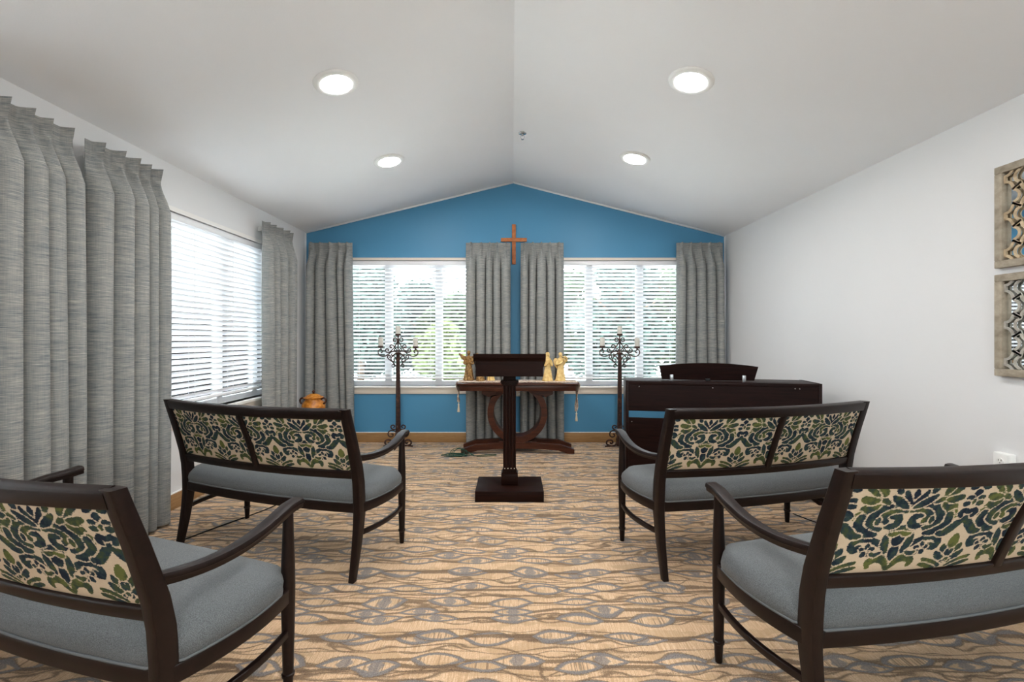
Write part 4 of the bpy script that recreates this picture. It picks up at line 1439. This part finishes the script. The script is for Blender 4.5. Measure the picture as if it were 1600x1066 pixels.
# ------------------------------------------------------------------ lattice mirrors on the mirror wall
def mirror_panel(zc, latt, label):
    S = 0.51
    root = empty('lattice_mirror', (XR, 2.055, zc), PI / 2)      # local x -> +y world, local y -> -x world
    tag(root, label, 'mirror', 'square lattice mirrors')
    hb = S / 2; fw = 0.036
    for nm, b in (('frame_rail', (-hb, hb, hb - fw, hb)), ('frame_rail', (-hb, hb, -hb, -hb + fw)), ('frame_stile', (-hb, -hb + fw, -hb + fw, hb - fw)), ('frame_stile', (hb - fw, hb, -hb + fw, hb - fw))):
        newbox(nm, 'mirror_frame_wood', root, b[0], b[1], 0.0, 0.032, b[2], b[3], 0.003)
    newbox('mirror_glass', 'mirror_glass', root, -hb + fw, hb - fw, 0.002, 0.006, -hb + fw, hb - fw)
    # ogee trellis: wavy upright bands that touch their neighbours, with round bosses
    a = hb - fw + 0.004
    ncol = 4
    p = 2 * a / ncol
    bm = bmesh.new()
    def lattice_strip(pts, wd=0.012, y0=0.012, y1=0.022):
        vv = []
        n_ = len(pts)
        for i, (x, z) in enumerate(pts):
            x2, z2 = pts[min(i + 1, n_ - 1)]; x1, z1 = pts[max(i - 1, 0)]
            tx, tz = x2 - x1, z2 - z1
            l = math.hypot(tx, tz) or 1
            nx_, nz_ = -tz / l * wd / 2, tx / l * wd / 2
            vv.append([bm.verts.new((x + nx_, y0, z + nz_)), bm.verts.new((x - nx_, y0, z - nz_)), bm.verts.new((x - nx_, y1, z - nz_)), bm.verts.new((x + nx_, y1, z + nz_))])
        for A, B in zip(vv[:-1], vv[1:]):
            for j in range(4): bm.faces.new((A[j], A[(j + 1) % 4], B[(j + 1) % 4], B[j]))
        bm.faces.new(vv[0][::-1]); bm.faces.new(vv[-1])
    dx_, dz_ = 0.1075, 0.1840
    for i in range(-3, 4):
        for j in range(-2, 4):
            cx_ = i * dx_; cz_ = (j - 0.5 + (0.5 if i % 2 else 0.0)) * dz_
            if abs(cx_) > a + 0.09 or abs(cz_) > a + 0.12: continue
            pts = []     # pointed four-lobed ogee
            for (ox, oz, r_, ca) in ((0.034, 0, 0.030, 0), (0, 0.044, 0.034, PI / 2), (-0.034, 0, 0.030, PI), (0, -0.044, 0.034, 1.5 * PI)):
                for t in range(9):
                    th_ = ca - math.radians(74) + math.radians(148) * t / 8
                    pts.append((cx_ + ox + r_ * math.cos(th_), cz_ + oz + r_ * math.sin(th_)))
            pts.append(pts[0])
            lattice_strip(pts, 0.012, 0.014, 0.020)
            lattice_strip([(cx_, cz_ + 0.076), (cx_, cz_ + dz_ - 0.076)], 0.013)
            for sx in (-1, 1):
                for sz in (-1, 1):
                    lattice_strip([(cx_ + sx * 0.034, cz_ + sz * 0.034), (cx_ + sx * 0.072, cz_ + sz * 0.058)], 0.010, 0.014, 0.020)
    for no in ((1, 0, 0), (-1, 0, 0), (0, 0, 1), (0, 0, -1)):
        bmesh.ops.bisect_plane(bm, geom=bm.verts[:] + bm.edges[:] + bm.faces[:], plane_co=(no[0] * a, 0, no[2] * a), plane_no=no, clear_outer=True)
    obj('lattice', bm, latt, root)
    return root
mirror_panel(1.822, 'lattice_wood', 'square mirror behind a warm wooden lattice, hung above its greyer twin')
mirror_panel(1.280, 'lattice_grey', 'square mirror behind a greyer wooden lattice, hung below its twin and above the outlet')

# ------------------------------------------------------------------ outlets and cords
ot = empty('wall_outlet', (XR, 2.272, 0.575), PI / 2)
tag(ot, 'white surface-mounted outlet box on the white wall below the mirrors, black plug in it', 'outlet')
newbox('box', 'plastic_white', ot, -0.038, 0.038, 0.0, 0.036, -0.06, 0.066, 0.004)
newbox('cover_plate', 'plastic_white', ot, -0.036, 0.036, 0.036, 0.040, -0.058, 0.064, 0.003)
for zc in (0.026, -0.024):
    bm = bmesh.new()
    bmesh.ops.create_cone(bm, segments=24, radius1=0.0165, radius2=0.0165, depth=0.004, cap_ends=True, matrix=Matrix.Translation((0, 0.041, zc)) @ Matrix.Rotation(PI / 2, 4, 'X'))
    so = obj('socket', bm, 'plastic_white', ot)
    bm = bmesh.new()
    for dx in (-0.006, 0.006): box(bm, dx - 0.0012, dx + 0.0012, 0.0425, 0.0436, zc + 0.001, zc + 0.009)
    box(bm, -0.002, 0.002, 0.0425, 0.0436, zc - 0.010, zc - 0.006)
    obj('slot', bm, 'plastic_black', so)
pl_ = empty('power_plug', (XR - 0.044, 2.272, 0.551), PI / 2)
tag(pl_, 'black power plug and cord in the white outlet box', 'plug')
bm = bmesh.new(); box(bm, -0.014, 0.014, 0.0, 0.026, -0.014, 0.016, 0.006); obj('plug_body', bm, 'plastic_black', pl_, angle=40)
bm = bmesh.new(); tube(bm, spline([(0, 0.018, -0.008), (0.0, 0.026, -0.06), (0.01, 0.014, -0.25), (0.02, 0.02, -0.45), (0.08, 0.03, -0.545), (0.30, 0.10, -0.546), (0.62, 0.12, -0.546), (0.80, 0.30, -0.546), (0.70, 0.42, -0.546), (0.86, 0.50, -0.546)], 8), 0.0038, 8); obj('cord', bm, 'cord_black', pl_, smooth=True)

oc = empty('wall_outlet', (0.085, YB, 0.578))
tag(oc, 'small cream outlet on the blue wall between the two middle curtains', 'outlet')
newbox('cover_plate', 'plastic_cream', oc, -0.036, 0.036, -0.006, 0, -0.045, 0.045, 0.003)
for zc in (0.020, -0.020):
    bm = bmesh.new(); bmesh.ops.create_cone(bm, segments=20, radius1=0.014, radius2=0.014, depth=0.003, cap_ends=True, matrix=Matrix.Translation((0, -0.007, zc)) @ Matrix.Rotation(PI / 2, 4, 'X'))
    so = obj('socket', bm, 'plastic_white', oc)
    bm = bmesh.new()
    for dx in (-0.005, 0.005): box(bm, dx - 0.001, dx + 0.001, -0.0095, -0.0084, zc - 0.001, zc + 0.006)
    obj('slot', bm, 'plastic_black', so)

# green extension cord in loose loops by the table foot
rnd = random.Random(11)
pts = []
for k in range(6):
    ox, oy = -0.60 + 0.016 * k + rnd.uniform(-0.02, 0.02), 4.672 + rnd.uniform(-0.008, 0.008)
    rx, ry = rnd.uniform(0.07, 0.13), rnd.uniform(0.030, 0.052)
    for j in range(9):
        a = 2 * PI * j / 9 + k * 0.3
        pts.append((ox + rx * math.cos(a), oy + ry * math.sin(a), 0.005 + 0.004 * (k % 3) + 0.006 * rnd.random() + (0.055 * max(0.0, math.sin(a)) if k % 2 else 0.0)))
pts += [(-0.40, 4.66, 0.010), (-0.30, 4.69, 0.006), (-0.22, 4.715, 0.006), (-0.16, 4.70, 0.006), (-0.20, 4.66, 0.006), (-0.36, 4.63, 0.006)]
bm = bmesh.new(); tube(bm, spline(pts, 5), 0.0034, 7)
tag(obj('extension_cord', bm, 'cord_green', smooth=True), 'dark green extension cord coiled loosely around the foot of the altar table', 'cord')
bm = bmesh.new(); tube(bm, spline([(-2.36, 1.9, 0.005), (-2.20, 2.25, 0.005), (-2.05, 2.55, 0.005), (-1.90, 2.88, 0.005), (-1.72, 3.25, 0.005), (-1.66, 3.6, 0.005)], 6), 0.004, 7)
tag(obj('floor_cord', bm, 'cord_black', smooth=True), 'thin black cord running over the carpet past the settee by the blind', 'cord')

# ------------------------------------------------------------------ outside the windows
bm = bmesh.new(); box(bm, -40, 40, YB + WT + 0.3, 60, -0.45, -0.35)
box(bm, -40, XL - WT - 0.3, -30, YB + WT + 0.3, -0.45, -0.35)
box(bm, XL - WT - 0.3, 40, -30, YF - WT - 0.3, -0.45, -0.35)
tag(obj('ground_outside', bm, 'concrete'), kind='structure')
def tree(x, y, h, rx, nleaf, mat, label, seed):
    rnd = random.Random(seed)
    root = empty('tree', (x, y, -0.35))
    tag(root, label, 'tree', 'trees outside the windows')
    bm = bmesh.new()
    tube(bm, spline([(0, 0, 0), (0.05, 0.02, h * 0.3), (-0.04, 0, h * 0.6), (0.0, 0, h * 0.85)], 4), 0, 8, radii=[0.13 - 0.10 * i / 12 for i in range(13)])
    for k in range(6):
        a = rnd.uniform(0, 2 * PI); z_ = h * rnd.uniform(0.25, 0.6)
        tube(bm, [(0, 0, z_), (rx * 0.35 * math.cos(a), rx * 0.35 * math.sin(a), z_ + h * 0.12), (rx * 0.7 * math.cos(a), rx * 0.7 * math.sin(a), z_ + h * 0.2)], 0, 6, radii=[0.05, 0.035, 0.015])
    obj('trunk', bm, 'bark', root, smooth=True)
    clumps = []
    for k in range(24):
        a = rnd.uniform(0, 2 * PI); q = math.sqrt(rnd.random()) * 0.72
        zz = rnd.uniform(0.16, 0.86)
        sh = 1 - 0.65 * abs(zz - 0.42) / 0.5
        clumps.append((rx * q * sh * math.cos(a), rx * q * sh * math.sin(a), h * zz, rx * rnd.uniform(0.26, 0.42)))
    vs, fs = [], []
    for i in range(nleaf):
        c = clumps[rnd.randrange(len(clumps))]
        d = Vector((rnd.gauss(0, 1), rnd.gauss(0, 1), rnd.gauss(0, 1))).normalized() * (c[3] * rnd.uniform(0.55, 1.05))
        p = Vector((c[0], c[1], c[2])) + d
        if p.z < 0.1: p.z = 0.1 + rnd.random() * 0.3
        u = Vector((rnd.gauss(0, 1), rnd.gauss(0, 1), rnd.gauss(0, 0.6))).normalized() * rnd.uniform(0.09, 0.15)
        v = u.cross(Vector((rnd.gauss(0, 1), rnd.gauss(0, 1), rnd.gauss(0, 1)))).normalized() * rnd.uniform(0.05, 0.085)
        b = len(vs)
        vs += [p - u, p + v, p + u, p - v]; fs.append((b, b + 1, b + 2, b + 3))
    me = bpy.data.meshes.new('foliage'); me.from_pydata(vs, [], fs)
    o = link('foliage', me, mat, root); o['kind'] = 'stuff'
tree(-5.0, 15.0, 4.0, 1.9, 14000, 'leaf_blue_green', 'bushy blue-green tree outside, seen through the blind beside the corner curtain', 1)
tree(-2.2, 16.5, 3.2, 1.5, 12000, 'leaf_green', 'bushy mid-green tree outside, seen through the blind behind the candle stand by the jar', 2)
tree(-1.9, 12.0, 2.1, 0.8, 9000, 'leaf_yellow_green', 'low yellow-green shrub outside, behind the blind near the gold angel', 3)
tree(0.6, 18.0, 4.4, 2.0, 14000, 'leaf_blue_green', 'dark tree outside between the two middle curtains', 4)
tree(3.2, 14.0, 3.9, 1.7, 14000, 'leaf_blue_green', 'blue-green tree outside, seen through the blind behind the candle stand by the piano', 5)
tree(6.2, 15.0, 4.6, 2.0, 14000, 'leaf_green', 'tall leafy green tree outside, seen through the blind beside the piano corner curtain', 6)
tree(-3.6, 19.0, 4.0, 2.0, 14000, 'leaf_blue_green', 'farther blue-green tree outside, between the corner tree and the mid-green one', 8)
tree(4.9, 18.0, 4.8, 2.0, 14000, 'leaf_blue_green', 'farther tree outside, between the two trees by the piano window', 9)
tree(2.75, 21.5, 5.2, 1.6, 14000, 'leaf_green', 'farthest green tree outside, behind the blind near the horn player', 10)
tree(-9.0, 13.0, 4.2, 2.1, 12000, 'leaf_green', 'leafy tree outside the side window, beyond the grey building', 7)
# grey neighbouring wing seen through the side window
nb = empty('neighbouring_building', (-11.0, 6.5, -0.35))
tag(nb, 'light grey sided building outside the side window', 'building')
newbox('wall', 'siding_grey', nb, -2.0, 2.0, -6.0, 4.5, 0, 2.5)
bm = bmesh.new(); prism(bm, [(-2.4, 2.45), (2.4, 2.45), (0, 3.6)], 'y', -6.3, 4.8); obj('roof', bm, 'roof_grey', nb)
for yy in (-4.0, -1.2, 1.6):
    wn = newbox('window', 'vinyl_white', nb, 2.0, 2.05, yy, yy + 1.2, 0.9, 2.1)
    newbox('pane', 'window_glass', wn, 2.05, 2.06, yy + 0.07, yy + 1.13, 0.97, 2.03)
